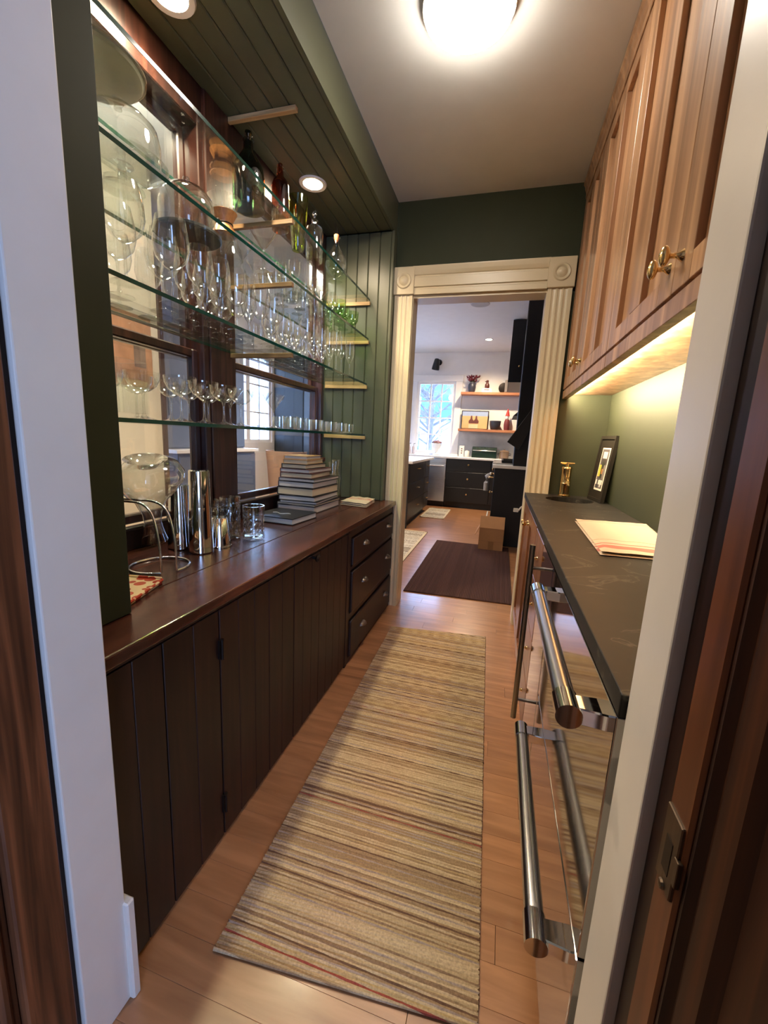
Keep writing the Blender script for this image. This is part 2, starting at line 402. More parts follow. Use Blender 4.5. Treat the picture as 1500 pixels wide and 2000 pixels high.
# ================================================================== STRUCTURE
XL, XR = -1.235, 0.605          # niche back (windows) and green splash wall
YN, YF = 0.525, 2.79            # near and far doorway walls
ZC, ZS = 2.69, 2.50             # ceiling, soffit
Kx0, Kx1, Ky0, Ky1, Kz = -3.85, 1.45, 2.90, 8.20, 2.88    # kitchen

# ---- floor with boards laid across the pantry
fl = struct('floor')
bx(-6, 4, -4, 9.5, -0.12, -0.012).build('subfloor', FLOOR, fl)
PW = 0.0835
y = -0.10; k = 0
plank_cache = {}
def plank(x0, x1, y0):
    w = round(x1 - x0, 3)
    if w not in plank_cache:
        plank_cache[w] = bx(0, w, 0.0002, PW - 0.0002, -0.012, 0).mesh('plank', bevel=0.0004, mats=(FLOOR,))
    inst('plank', plank_cache[w], fl, (x0, y0, 0))
while y < 3.9:
    if y < 2.82:
        a, b = -0.90, 0.64
        if y < 0.5: a, b = -0.90, 0.46
    else: a, b = -1.15, 0.65
    j = a + round((0.25 + 0.5 * ((k * 0.618) % 1)) * (b - a), 2)
    plank(a, j - 0.001, y); plank(j, b, y)
    y += PW; k += 1
bx(-6, -1.15, 2.85, Ky1 + .1, -0.012, -0.001).build('kitchen_floor_field', FLOOR, fl)
bx(-1.15, 0.65, y, Ky1 + .1, -0.012, -0.001).build('kitchen_floor_field', FLOOR, fl)
bx(0.65, 1.6, 2.85, Ky1 + .1, -0.012, -0.001).build('kitchen_floor_field', FLOOR, fl)
bx(-6, -1.31, 0.2, 2.85, -0.012, -0.001).build('kitchen_floor_field', FLOOR, fl)

# ---- ceilings
bx(-0.77, XR + .15, 0.40, YF, ZC, ZC + .05).build('ceiling', CEIL, kind='structure')
bx(Kx0 - .1, Kx1, Ky0 - .05, Ky1 + .1, Kz, Kz + .05).build('ceiling_kitchen', CEIL, kind='structure')
bx(Kx0 - .1, XL - .09, 0.2, Ky0 - .05, Kz, Kz + .05).build('ceiling_side_hall', CEIL, kind='structure')

# ---- soffit over the shelves: beadboard planks running away from the camera, bulkhead face
sf = struct('ceiling_soffit', (-1.0, YN, ZS))
bw = (-0.79 - XL) / 6
_m = bx(0.0007, bw - 0.0007, 0, YF - .07 - YN, 0, 0.015).mesh('board', bevel=0.004, mats=(GREENB,))
for i in range(6):
    inst('board', _m, sf, (XL + i * bw + 1.0, 0, 0))
bx(XL - .05, -0.775, YN, YF, ZS + .02, ZC + .05).build('bulkhead', GREENB, sf)
bx(-0.79, -0.772, YN, YF, ZS, ZC).build('bulkhead_face', GREENB, sf)

# ---- far wall: green over and beside the doorway
wf = struct('wall_far')
DL, DR, DT = -0.639, 0.173, 2.118
bx(-1.33, XR + .15, YF, YF + .11, DT + .0205, Kz + .05).build('wall_head', GREEN, wf)
bx(-1.33, DL - .02, YF, YF + .11, 0, DT).build('wall_pier', GREEN, wf)
bx(DR + .02, XR + .15, YF, YF + .11, 0, DT).build('wall_pier', GREEN, wf)
# doorway jamb lining
tj = struct('trim_1')
bx(DL - .02, DL, YF - .002, YF + .13, 0, DT).build('jamb', TRIM, tj)
bx(DR, DR + .02, YF - .002, YF + .13, 0, DT).build('jamb', TRIM, tj)
bx(DL - .02, DR + .02, YF - .002, YF + .13, DT, DT + .02).build('jamb_head', TRIM, tj)
# fluted casing with rosette blocks
def fluted(w, d=0.022):
    """cross-section outline (u across, v out of the wall)"""
    P = [(0, 0), (0, d)]
    a = 0.012; step = (w - 2 * a)
    for c in (0.20, 0.5, 0.80):
        u = a + c * step; h = step * 0.115
        P += [(u - h, d), (u - h * .7, d - .003), (u, d - .005), (u + h * .7, d - .003), (u + h, d)]
    P += [(w, d), (w, 0)]
    return P
cs = struct('trim_2')
ZB = 2.135
for x0, x1 in ((-0.762, DL - .004), (DR + .004, 0.313)):
    w = x1 - x0
    z0 = 0.0
    m = MB().prism([(x0 + u, YF - v) for u, v in fluted(w)], 'Z', z0, ZB); m.build('side_casing', TRIM, cs)
    blk = MB().box(x0 - .008, x1 + .008, YF - .034, YF, ZB, ZB + .165)
    ob = blk.build('corner_block', TRIM, cs, bevel=0.003)
    Mx = Matrix(((1, 0, 0), (0, 0, -1), (0, 1, 0)))
    MB().lathe([(0.0, .012), (.018, .010), (.026, .003), (.030, .0005), (.036, .006), (.044, .007), (.050, .0)], ((x0 + x1) / 2, YF - .034, ZB + .082), 28, Mx).build('rosette', TRIM, ob, smooth=True)
hp = [(z, v) for z, v in ((0, 0), (0, .022), (.03, .022), (.034, .017), (.042, .017), (.046, .026), (.10, .026), (.104, .019), (.112, .019), (.116, .024), (.135, .030), (.16, .034), (.165, .034), (.165, 0))]
MB().prism([(YF - v, ZB + u) for u, v in hp], 'X', -0.762 + .115, DR + .004 + .0).build('head_casing', TRIM, cs)

# ---- niche: far beadboard wall, near return panel
nb = struct('wall_niche_far', (-1.0, YF - .07, 0.782))
bw2 = (-0.785 - XL) / 6
_m = bx(0.0008, bw2 - 0.0008, 0, .015, 0.0, ZS - .785).mesh('board', bevel=0.0045, mats=(GREENB,))
for i in range(6):
    inst('board', _m, nb, (XL + i * bw2 + 1.0, 0, 0.001))
bx(XL - .06, -0.785, YF - .054, YF, 0.0, ZS).build('panel_core', GREENB, nb)
bx(-0.784, -0.766, YF - .073, YF - .001, 0.783, ZS).build('edge_board', GREENB, nb, bevel=0.002)
nn = struct('wall_niche_near', (-1.0, 0.6, 0.782))
bx(XL - .06, -0.80, 0.53, 0.711, 0.783, ZC).build('return_panel', GREEN, nn, bevel=0.002)

# ---- right niche walls
bx(XR, XR + .1, 0.40, YF, 0, ZC + .05).build('wall_right', GREEN, kind='structure')

# ---- left wall below / above the interior windows (windows look into the side hall of the kitchen)
wl = struct('wall_left')
bx(XL - .09, XL, 0.40, YF, 0, 0.785).build('wall_lower', DARKW, wl)
bx(XL - .09, XL, 0.40, YF, 2.40, Kz).build('wall_upper', WINW, wl)
bx(XL - .09, XL, 0.40, 0.735, 0.785, 2.40).build('wall_end', WINW, wl)
bx(XL - .005, XL + .012, 0.715, YF - .072, 0.783, 0.855).build('backsplash_board', DARKW, wl, bevel=0.002)
bx(XL - .005, XL + .022, 0.715, YF - .072, 0.855, 0.868).build('stool_cap', DARKW, wl, bevel=0.003)

def sash_window(n, y0, y1):
    w = struct('window_%d' % n, (XL, (y0 + y1) / 2, 0.868))
    zb, zm, zt = 0.868, 1.522, 2.40
    f = 0.034
    bx(XL - .085, XL + .006, y0, y0 + f, zb, zt).build('stile', WINW, w, bevel=0.004)
    bx(XL - .085, XL + .006, y1 - f, y1, zb, zt).build('stile', WINW, w, bevel=0.004)
    bx(XL - .085, XL + .006, y0 + f, y1 - f, zt - .045, zt).build('head_rail', WINW, w, bevel=0.004)
    # lower sash inside, upper sash a little behind it
    for (a, b, x) in ((zb, zm + .018, XL - .022), (zm - .018, zt - .045, XL - .058)):
        s = bx(x - .03, x, y0 + f, y0 + f + .032, a, b).build('sash_stile', WINW, w, bevel=0.005)
        bx(x - .03, x, y1 - f - .032, y1 - f, a, b).build('sash_stile', WINW, w, bevel=0.005)
        bx(x - .03, x, y0 + f + .032, y1 - f - .032, a, a + .034).build('sash_rail', WINW, w, bevel=0.005)
        bx(x - .03, x, y0 + f + .032, y1 - f - .032, b - .034, b).build('sash_rail', WINW, w, bevel=0.005)
        bx(x - .017, x - .014, y0 + f + .030, y1 - f - .030, a + .032, b - .032).build('pane', PANE, w)
sash_window(1, 0.735, 1.545)
sash_window(2, 1.695, YF - .072)
bx(XL - .085, XL + .014, 1.545, 1.695, 0.868, ZS).build('mullion_post', WINW, wl, bevel=0.004)

# ---- near doorway: white jambs, wooden door frame on the camera's side
JL, JR = -0.66, 0.18
wn = struct('wall_near')
bx(-1.33, JL - .056, 0.30, YN - .004, 0, ZC + .2).build('wall_pier', JAMB, wn)
bx(JR + .03, 1.0, 0.30, YN - .004, 0, ZC + .2).build('wall_pier', JAMB, wn)
bx(JL - .03, JR + .03, 0.30, YN - .004, 2.45, ZC + .2).build('wall_head', JAMB, wn)
tn = struct('trim_3')
jb = bx(JL - .055, JL, 0.428, YN, 0, 2.45).build('jamb', JAMB, tn, bevel=0.0025, seg=2)
bx(JR, JR + .03, 0.440, YN, 0, 2.45).build('jamb', JAMB, tn, bevel=0.0025, seg=2)
bx(JL - .025, JL + .012, YN - .006, YN + .012, 0, 0.25).build('plinth_block', JAMB, tn, bevel=0.003)
# left: gap strip coloured dark for its shade, and the edge of the swung-open oak door
td = struct('trim_4')
bx(JL - .052, JL - .012, 0.418, 0.428, 0, 2.45).build('gap_shade', IRON, td)
dl = thing('oak_door', 'dark stained oak door standing open beside the white jamb at photo left', 'door', (JL - .02, 0.25, 0))
bx(JL - .05, JL - .003, 0.345, 0.4175, 0.01, 2.40).build('hinge_stile', OAKL, dl, bevel=0.003)
bx(JL - .05, JL - .018, 0.334, 0.345, 0.01, 2.40).build('panel_moulding', OAKD, dl, bevel=0.003)
bx(JL - .05, JL - .012, 0.318, 0.334, 0.01, 2.40).build('panel_moulding', OAKL, dl, bevel=0.005)
bx(JL - .05, JL - .026, 0.16, 0.318, 0.01, 2.40).build('panel', OAKL, dl, bevel=0.003)
bx(JL - .05, JL - .003, -0.05, 0.16, 0.01, 2.40).build('lock_stile', OAKL, dl, bevel=0.004)
# right: dark stop, orange wood strip with strike plate, moulded casing
te = struct('trim_5')
bx(JR + .012, JR + .03, 0.392, 0.440, 0, 2.45).build('door_stop', DARKW, te, bevel=0.003)
bx(JR + .002, JR + .03, 0.352, 0.392, 0, 2.45).build('strike_strip', OAKO, te, bevel=0.003)
MB().prism([(JR + .03, .352), (JR + .006, .352), (JR + .004, .344), (JR + .010, .338), (JR + .010, .332), (JR + .002, .322), (JR + .004, .300), (JR + .012, .292), (JR + .012, .20), (JR + .006, .19), (JR + .006, .06), (JR + .03, .06)], 'Z', 0, 2.45).build('door_casing', OAKD, te)
sp_ = thing('strike_plate', 'worn metal strike plate set in the orange wood strip of the near doorway', 'strike plate', (JR, 0.375, 0.86))
bx(JR - .0008, JR + .003, 0.357, 0.388, 0.822, 0.898).build('plate', BRONZE, sp_, bevel=0.001)
bx(JR - .0012, JR + .002, 0.366, 0.379, 0.838, 0.872).build('latch_hole', IRON, sp_)
MB().lathe([(0, .0025), (.004, .002), (.005, 0)], (JR - .001, .372, .824), 10, Matrix(((0, 0, -1), (0, 1, 0), (1, 0, 0)))).build('screw', BRONZE, sp_)
bx(JR - .0014, JR + .003, 0.352, 0.360, 0.842, 0.868).build('lip', BRONZE, sp_, bevel=0.0006)

# ---- dining room behind the camera (only its daylight and reflections reach the pantry)
dr = struct('wall_dining')
bx(-3.0, -2.9, -2.6, 0.30, 0, 2.9).build('wall_side', WALLWHITE, dr)
bx(2.4, 2.5, -2.6, 0.30, 0, 2.9).build('wall_side', WALLWHITE, dr)
bx(-3.0, 0.55, -2.6, -2.5, 0, 2.9).build('wall_back', WALLWHITE, dr)
bx(1.95, 2.5, -2.6, -2.5, 0, 2.9).build('wall_back', WALLWHITE, dr)
bx(0.55, 1.95, -2.6, -2.5, 0, 0.55).build('wall_back', WALLWHITE, dr)
bx(0.55, 1.95, -2.6, -2.5, 2.45, 2.9).build('wall_back', WALLWHITE, dr)
bx(-3.0, 2.5, -2.6, 0.30, 2.9, 2.95).build('ceiling_panel', CEIL, dr)
bx(-3.0, -1.33, 0.22, 0.30, 0, 2.9).build('wall_front', WALLWHITE, dr)
bx(1.0, 2.5, 0.22, 0.30, 0, 2.9).build('wall_front', WALLWHITE, dr)
bx(-1.33, 1.0, 0.22, 0.30, 2.45, 2.95).build('wall_front', WALLWHITE, dr)
bx(-1.33, JL - .056, 0.22, 0.30, 0, 2.45).build('wall_front', OAKD, dr)
bx(JR + .03, 1.0, 0.22, 0.30, 0, 2.45).build('wall_front', OAKD, dr)

# ---- kitchen and side hall shell
kw = struct('wall_kitchen')
wx0, wx1, wz0, wz1 = -2.60, -0.95, 0.97, 2.35
bx(Kx0 - .1, wx0, Ky1, Ky1 + .1, 0, Kz).build('wall_back', KWALL, kw)
bx(wx1, Kx1, Ky1, Ky1 + .1, 0, Kz).build('wall_back', KWALL, kw)
bx(wx0, wx1, Ky1, Ky1 + .1, 0, wz0).build('wall_back', KWALL, kw)
bx(wx0, wx1, Ky1, Ky1 + .1, wz1, Kz).build('wall_back', KWALL, kw)
bx(Kx1 - .05, Kx1, Ky0, Ky1, 0, Kz).build('wall_range_side', KWALL, kw)
bx(XR + .15, Kx1, Ky0 - .1, Ky0, 0, Kz).build('wall_return', KWALL, kw)
# left kitchen wall with its bright window
ly0, ly1, lz0, lz1 = 5.10, 6.40, 1.05, 2.45
bx(Kx0 - .1, Kx0, 0.2, ly0, 0, Kz).build('wall_side', KWALL, kw)
bx(Kx0 - .1, Kx0, ly1, Ky1, 0, Kz).build('wall_side', KWALL, kw)
bx(Kx0 - .1, Kx0, ly0, ly1, 0, lz0).build('wall_side', KWALL, kw)
bx(Kx0 - .1, Kx0, ly0, ly1, lz1, Kz).build('wall_side', KWALL, kw)
# cream wall of the side hall, seen through the first interior window
bx(-2.70, -2.60, 0.3, 2.69, 0, Kz).build('wall_side_hall', WALLWHITE, kind='structure')
bx(-2.71, -2.585, 2.69, 2.735, 0, 2.4).build('trim_6', WINW, kind='structure', bevel=0.004)
bx(-2.70, -1.33, 0.2, 0.3, 0, Kz).build('wall_hall_end', WALLWHITE, kind='structure')

def sash_lights(w, ax, fixed, a0, a1, z0, z1, cols, rows, mat, t=0.05, bar=0.022):
    """framed window in plane ax='Y' (a = x) or ax='X' (a = y)"""
    def B(p0, p1, q0, q1, d0, d1, nm, mt):
        if ax == 'Y': m = bx(p0, p1, fixed + d0, fixed + d1, q0, q1)
        else: m = bx(fixed + d0, fixed + d1, p0, p1, q0, q1)
        return m.build(nm, mt, w)
    B(a0, a0 + t, z0, z1, .02, .07, 'sash_frame', mat); B(a1 - t, a1, z0, z1, .02, .07, 'sash_frame', mat)
    B(a0 + t, a1 - t, z0, z0 + t, .02, .07, 'sash_frame', mat); B(a0 + t, a1 - t, z1 - t, z1, .02, .07, 'sash_frame', mat)
    dx = (a1 - a0 - 2 * t) / cols; dz = (z1 - z0 - 2 * t) / rows
    for i in range(1, cols): B(a0 + t + i * dx - bar / 2, a0 + t + i * dx + bar / 2, z0 + t, z1 - t, .03, .06, 'muntin', mat)
    for j in range(1, rows): B(a0 + t, a1 - t, z0 + t + j * dz - bar / 2, z0 + t + j * dz + bar / 2, .032, .058, 'muntin', mat)
    for i in range(cols):
        for j in range(rows):
            B(a0 + t + i * dx, a0 + t + (i + 1) * dx, z0 + t + j * dz, z0 + t + (j + 1) * dz, .044, .047, 'pane', PANE)
w3 = struct('window_3', (-1.8, Ky1, wz0))
sash_lights(w3, 'Y', Ky1, -1.70, wx1, wz0, wz1, 3, 4, KWALL)
sash_lights(w3, 'Y', Ky1, wx0, -1.76, wz0, wz1, 3, 4, KWALL)
bx(-1.76, -1.70, Ky1, Ky1 + .1, wz0, wz1).build('mullion', KWALL, w3)
w4 = struct('window_4', (Kx0, 5.75, lz0))
sash_lights(w4, 'X', Kx0 - .1, ly0, (ly0 + ly1) / 2, lz0, lz1, 2, 3, KWALL)
sash_lights(w4, 'X', Kx0 - .1, (ly0 + ly1) / 2, ly1, lz0, lz1, 2, 3, KWALL)
# casing of the kitchen window
tk = struct('trim_7')
bx(wx1, wx1 + .125, Ky1 - .02, Ky1, wz0 - .04, wz1 + .0).build('side_casing', KWALL, tk, bevel=0.004)
bx(wx0 - .125, wx1 + .14, Ky1 - .026, Ky1, wz1, wz1 + .12).build('head_casing', KWALL, tk, bevel=0.004)
bx(wx0, wx1 + .14, Ky1 - .04, Ky1, wz0 - .04, wz0).build('stool', KWALL, tk, bevel=0.004)
# baseboard of the right doorway side hidden by cabinets; marble splash under the kitchen shelves
bx(-0.825, 0.55, Ky1 - .015, Ky1, 0.93, 1.42).build('wall_splash', plain('grey_marble_splash', srgb(190, 188, 186), 0.3, mottle=0.1), kind='structure')

# ================================================================== LIGHT FIXTURES
def ceiling_lamp():
    c = (-0.245, 1.665, ZC)
    t = thing('ceiling_lamp', 'glowing round white flush-mount ceiling lamp above the runner', 'ceiling lamp', c)
    MB().lathe([(0, -.001), (.155, -.001), (.1565, -.027), (.148, -.028), (0, -.026)], c, 40).build('shield_ring', CERAM, t, smooth=True)  # opaque ring added to keep the globe's glow off the ceiling
    MB().lathe([(.148, -.0275), (.1525, -.031), (.150, -.040), (.13, -.056), (.085, -.068), (0, -.073)], c, 40).build('glass_globe', emit('lamp_globe_glow', (1.0, 0.91, 0.78), 36.0), t, smooth=True)
ceiling_lamp()
CANGLOW = emit('recessed_lamp_glow', (1.0, 0.78, 0.50), 60.0)
def can(x, y, z, label, power, group, r=0.05, glow=None, spot=2.7):
    t = thing('recessed_light', label, 'recessed light', (x, y, z), group)
    MB().lathe([(r, 0), (r, -.004), (r + .018, -.006), (r + .022, -.001), (r + .022, 0)], (x, y, z), 28).build('trim_ring', CERAM, t, smooth=True)
    MB().lathe([(0, -.0035), (r * .6, -.004), (r, -.002)], (x, y, z), 24).build('lens', glow or CANGLOW, t, smooth=True)
    l = bpy.data.lights.new('recessed_light_beam', 'SPOT'); l.energy = power; l.color = (1.0, 0.80, 0.56); l.spot_size = spot; l.spot_blend = 0.9; l.shadow_soft_size = r
    o = bpy.data.objects.new('recessed_light_beam', l); C.objects.link(o); o.parent = t; o.location = (0, 0, -.012)
can(-1.07, 2.18, ZS, 'round recessed light in the soffit above the coloured bottles', 85, 'soffit lights')
can(-1.085, 1.235, ZS, 'round recessed light in the soffit cut by the top edge of the photo', 85, 'soffit lights')
KGLOW = emit('kitchen_lamp_glow', (1.0, 0.86, 0.66), 25.0)
can(-0.36, 7.22, Kz, 'small recessed light in the kitchen ceiling before the oak shelves', 200, 'kitchen ceiling lights', 0.05, KGLOW, 2.6)
t = thing('hall_fill_lamp', 'unseen globe lamp added to light the side hall behind the interior windows', 'ceiling lamp', (-1.85, 1.45, Kz))  # lamp added out of view to brighten the cream hall wall
MB().lathe([(0, -.001), (.07, -.001), (.07, -.02), (.03, -.03)], (-1.85, 1.45, Kz), 24).build('canopy', CERAM, t, smooth=True)
MB().lathe([(.03, -.03), (.09, -.06), (.12, -.12), (.10, -.19), (.05, -.23), (0, -.24)], (-1.85, 1.45, Kz), 28).build('globe', emit('hall_fill_glow', (1.0, 0.92, 0.80), 150.0), t, smooth=True)
can(-2.2, 4.6, Kz, 'recessed light in the kitchen ceiling above the island rug', 230, 'kitchen ceiling lights', 0.06, KGLOW, 2.6)

# ================================================================== LEFT: base cabinets and mahogany counter
ct = thing('wooden_counter', 'long mahogany counter top under the glass shelves', 'counter top', (-0.95, 1.65, 0.752))
for x0, x1 in ((XL + .0015, -1.052), (-1.0505, -0.872), (-0.8705, -0.681)):
    bx(x0, x1, YN + .003, YF - .002 if x1 > -0.7 else YF - .075, 0.752, 0.782).build('board', MAHOG, ct, bevel=0.004 if x1 > -0.7 else 0.0012, seg=2)
FX = -0.697
cb = thing('beadboard_cabinet', 'dark brown base cabinet with vertical board doors under the wooden counter', 'cabinet', (-0.95, 1.2, 0))
bx(XL + .002, FX - .022, YN + .003, 1.892, 0.0, 0.750).build('carcass', DARKW, cb)
bx(FX - .022, FX - .002, YN + .003, 1.892, 0.735, 0.751).build('top_rail', DARKW, cb, bevel=0.002)
bx(FX - .022, FX + .003, 1.868, 1.893, 0.0, 0.735).build('end_stile', DARKW, cb, bevel=0.002)
doors = [(0.530, 0.690, 2), (0.692, 0.884, 2), (0.888, 1.137, 3), (1.139, 1.310, 2), (1.314, 1.538, 3), (1.540, 1.866, 4)]
for (a, b, n) in doors:
    d = bx(FX - .020, FX - .010, a, b, 0.012, 0.733).build('door', DARKW, cb)
    w = (b - a) / n
    me = bx(FX - .010, FX, .0006, w - .0006, 0.012, 0.733).mesh('board', (0, 0, 0), 0.0016, mats=(DARKW,))
    bs = parent_base(d)
    for i in range(n):
        inst('board', me, d, Vector((0, a + i * w, 0)) - bs)
    if abs(a - 0.888) < .01:
        for z in (0.62, 0.125):
            MB().box(FX, FX + .006, 0.878, 0.896, z - .028, z + .028).tube([(FX + .008, 0.887, z - .03), (FX + .008, 0.887, z + .03)], .004, 8).build('hinge', IRON, d)
    if abs(a - 1.314) < .01:
        MB().lathe([(.006, 0), (.006, .012), (.014, .018), (.016, .024), (.010, .030), (0, .031)], (FX, 1.469, .722), 16, Matrix(((0, 0, 1), (0, 1, 0), (-1, 0, 0)))).build('knob', IRON, d, smooth=True)
# drawers
dc = thing('drawer_chest', 'dark brown three-drawer chest with cup pulls beside the cream door casing', 'drawers', (-0.95, 2.34, 0))
bx(XL + .002, FX - .020, 1.897, 2.765, 0.0, 0.750).build('carcass', DARKW, dc)
bx(FX - .020, FX, 1.897, 1.922, 0.0, 0.751).build('face_stile', DARKW, dc, bevel=0.002)
bx(FX - .020, FX, 2.748, 2.766, 0.0, 0.751).build('face_stile', DARKW, dc, bevel=0.002)
for za, zb in ((0.0, 0.030), (0.248, 0.285), (0.524, 0.545), (0.705, 0.751)):
    bx(FX - .020, FX - .001, 1.922, 2.748, za, zb).build('face_rail', DARKW, dc, bevel=0.0015)
for za, zb in ((0.036, 0.242), (0.291, 0.518), (0.551, 0.699)):
    d = bx(FX - .020, FX + .012, 1.928, 2.742, za, zb).build('drawer', DARKW, dc, bevel=0.006, seg=2)
    for yk in (2.115, 2.60):
        zc = zb - (zb - za) * 0.46
        m = MB()
        # half-dome cup pull
        vs = []; fs = []; nu, nv = 8, 5
        for i in range(nu + 1):
            u = math.pi * i / nu
            for j in range(nv + 1):
                v = math.pi / 2 * j / nv
                vs.append((FX + .012 + .026 * math.sin(v) * 1.0 * math.sin(u) + .0, yk + .036 * math.cos(u), zc + .022 * math.cos(v) * math.sin(u)))
        for i in range(nu):
            for j in range(nv):
                a = i * (nv + 1) + j; fs.append((a, a + nv + 1, a + nv + 2, a + 1))
        m.add(vs, fs)
        m.tube([(FX + .014, yk - .038, zc), (FX + .014, yk - .030, zc + .016), (FX + .014, yk, zc + .024), (FX + .014, yk + .030, zc + .016), (FX + .014, yk + .038, zc)], .0025, 6)
        m.build('cup_pull', PEWTER, d, smooth=True)

# ================================================================== GLASS SHELVES and cleats
SZ = [1.224, 1.560, 1.846, 2.086]      # undersides
XSF, XSB = -0.908, XL + .016
names = ['lowest', 'second', 'third', 'topmost']
for i, z in enumerate(SZ):
    t = thing('glass_shelf', '%s of the four long glass shelves in front of the interior windows' % names[i], 'glass shelf', ((XSF + XSB) / 2, 1.7, z), 'long glass shelves')
    e = .011
    y0, y1 = 0.712, YF - .088
    m = MB(); m.add([(x, yy, zz) for zz in (z, z + e) for yy in (y0, y1) for x in (XSB, XSF)], [(0, 2, 3, 1), (4, 5, 7, 6)])
    m.build('sheet', SHELFG, t)
    bx(XSF - .0015, XSF, y0, y1, z, z + e).build('front_edge', SHELFE, t)
    bx(XSB, XSB + .0015, y0, y1, z, z + e).build('back_edge', SHELFE, t)
for i, z in enumerate(SZ):
    t = thing('shelf_cleat', 'oak cleat on the beadboard end wall carrying the %s glass shelf' % names[i], 'shelf cleat', (-1.06, YF - .078, z - .024), 'oak shelf cleats')
    bx(XSF - .002, XL + .02, YF - .0865, YF - .0705, z - .0225, z - .0005).build('bar', CLEAT, t, bevel=0.0015)
    if i == 0: continue
    t = thing('shelf_bracket', 'oak bracket arm on the window post carrying the %s glass shelf' % names[i], 'shelf bracket', (-1.06, 1.68, z - .024), 'oak bracket arms')
    bx(XSF - .004, XL + .0145, 1.674, 1.692, z - .0185, z - .0005).build('arm', CLEATD, t, bevel=0.0015)
t = thing('soffit_batten', 'pale wooden batten fixed across the soffit boards above the window post', 'batten', (-1.07, 1.70, ZS))
bx(-0.91, -1.228, 1.690, 1.712, ZS - .018, ZS - .0005).build('bar', CLEAT, t, bevel=0.0015)

# ================================================================== GLASSWARE
def prof_mesh(name, prof, mat, seg=18, rfun=None):
    return MB().lathe(prof, seg=seg, rfun=rfun).mesh(name, smooth=True, mats=(mat,))
def stem(br, sh, sr, bowl):
    return [(0, .0), (br, 0), (br * .97, .0025), (br * .5, .0065), (sr * 2.0, .012), (sr, .022), (sr, sh - .012), (sr * 1.7, sh)] + bowl
GL = {}
def proto(kind, stem_prof, bowl_prof, mat=GLASS, seg=18):
    GL[kind] = ([('stem_and_foot', MB().lathe(stem_prof, seg=seg).mesh(kind + '_stem', smooth=True, mats=(mat,)))] if stem_prof else []) + \
               [('bowl', MB().lathe(bowl_prof, seg=seg).mesh(kind + '_bowl', smooth=True, mats=(mat,)))]
proto('balloon_glass', stem(.040, .095, .0042, []), [(.006, .095), (.022, .104), (.042, .125), (.050, .155), (.048, .19), (.040, .232), (.0395, .232)])
proto('wine_glass', stem(.036, .085, .0036, []), [(.005, .085), (.018, .093), (.034, .112), (.040, .138), (.037, .175), (.032, .205), (.0315, .205)])
proto('tulip_glass', stem(.034, .092, .0033, []), [(.004, .092), (.012, .102), (.024, .125), (.0315, .155), (.029, .195), (.0235, .228), (.023, .228)])
proto('cordial_glass', stem(.030, .062, .0034, []), [(.005, .062), (.016, .070), (.026, .088), (.028, .110), (.026, .138), (.0255, .138)])
proto('coupe_glass', stem(.034, .080, .0036, []), [(.005, .080), (.018, .084), (.036, .098), (.046, .118), (.048, .138), (.0475, .138)])
proto('martini_glass', stem(.036, .085, .0036, []), [(.004, .085), (.012, .092), (.052, .150), (.0515, .150)])
proto('small_martini_glass', stem(.030, .070, .0034, []), [(.004, .070), (.010, .076), (.044, .122), (.0435, .122)])
proto('flute_glass', stem(.032, .080, .0034, []), [(.004, .080), (.012, .090), (.020, .115), (.022, .16), (.020, .215), (.0195, .215)])
proto('low_tumbler', None, [(0, .003), (.036, .003), (.038, .006), (.039, .062), (.0365, .062), (.0355, .012), (0, .011)], GLASSTH)
proto('shot_glass', None, [(0, .002), (.018, .002), (.024, .060), (.0225, .060), (.017, .012), (0, .011)], GLASSTH, 14)
proto('green_goblet', stem(.032, .05, .005, []), [(.006, .05), (.024, .058), (.038, .080), (.040, .11), (.041, .130), (.0405, .130)], PGREENG)
def place(kind, x, y, z, label, cat, group):
    t = thing(kind, label, cat, (x, y, z), group)
    for n, me in GL[kind]:
        inst(n, me, t)
    t.rotation_euler[2] = random.random() * 6
    return t
zt = [z + .0115 for z in SZ]

# lowest shelf: coupes, martini glasses, low tumblers
sq = thing('square_glass_vase', 'heavy square clear glass vase at the near end of the lowest shelf', 'vase', (-0.985, 0.885, zt[0]))
m = MB()
a0, a1 = .046, .041
for (r, z0, z1) in ((a0, 0, .145),):
    m.box(-0.985 - r, -0.985 + r, 0.885 - r, 0.885 + r, zt[0], zt[0] + .014)
m.build('base', PANE, sq, bevel=0.002)
for sx, sy in ((1, 0), (-1, 0), (0, 1), (0, -1)):
    cx_, cy_ = -0.985 + sx * .0435, 0.885 + sy * .0435
    hx, hy = (.0025, .046) if sx else (.041, .0025)
    bx(cx_ - hx, cx_ + hx, cy_ - hy, cy_ + hy, zt[0] + .014, zt[0] + .148).build('side', PANE, sq)
coupes = [(-1.125, 0.96), (-1.035, 1.005), (-1.13, 1.07), (-0.98, 1.095), (-1.075, 1.155), (-0.985, 1.205), (-1.10, 1.265), (-0.99, 1.315), (-1.105, 1.375), (-0.995, 1.425)]
for i, (x, yy) in enumerate(coupes):
    place('coupe_glass', x, yy, zt[0], 'clear coupe glass on the lowest shelf, %s from the square vase' % ORD[i], 'coupe glass', 'coupes on the lowest shelf')
for i, (x, yy) in enumerate([(-1.12, 1.53), (-1.00, 1.565), (-1.02, 1.71)]):
    place('martini_glass', x, yy, zt[0], 'flared martini glass on the lowest shelf, %s from the coupes' % ORD[i], 'martini glass', 'martini glasses on the lowest shelf')
for i, (x, yy) in enumerate([(-1.00, 1.83), (-1.10, 1.90), (-1.01, 1.955), (-1.10, 2.05), (-1.00, 2.12), (-1.00, 2.33), (-1.08, 2.42), (-1.00, 2.50), (-1.00, 2.635)]):
    place('low_tumbler', x, yy, zt[0], 'low straight clear tumbler on the lowest shelf, %s from the martini glasses' % ORD[i], 'tumbler', 'low tumblers on the lowest shelf')

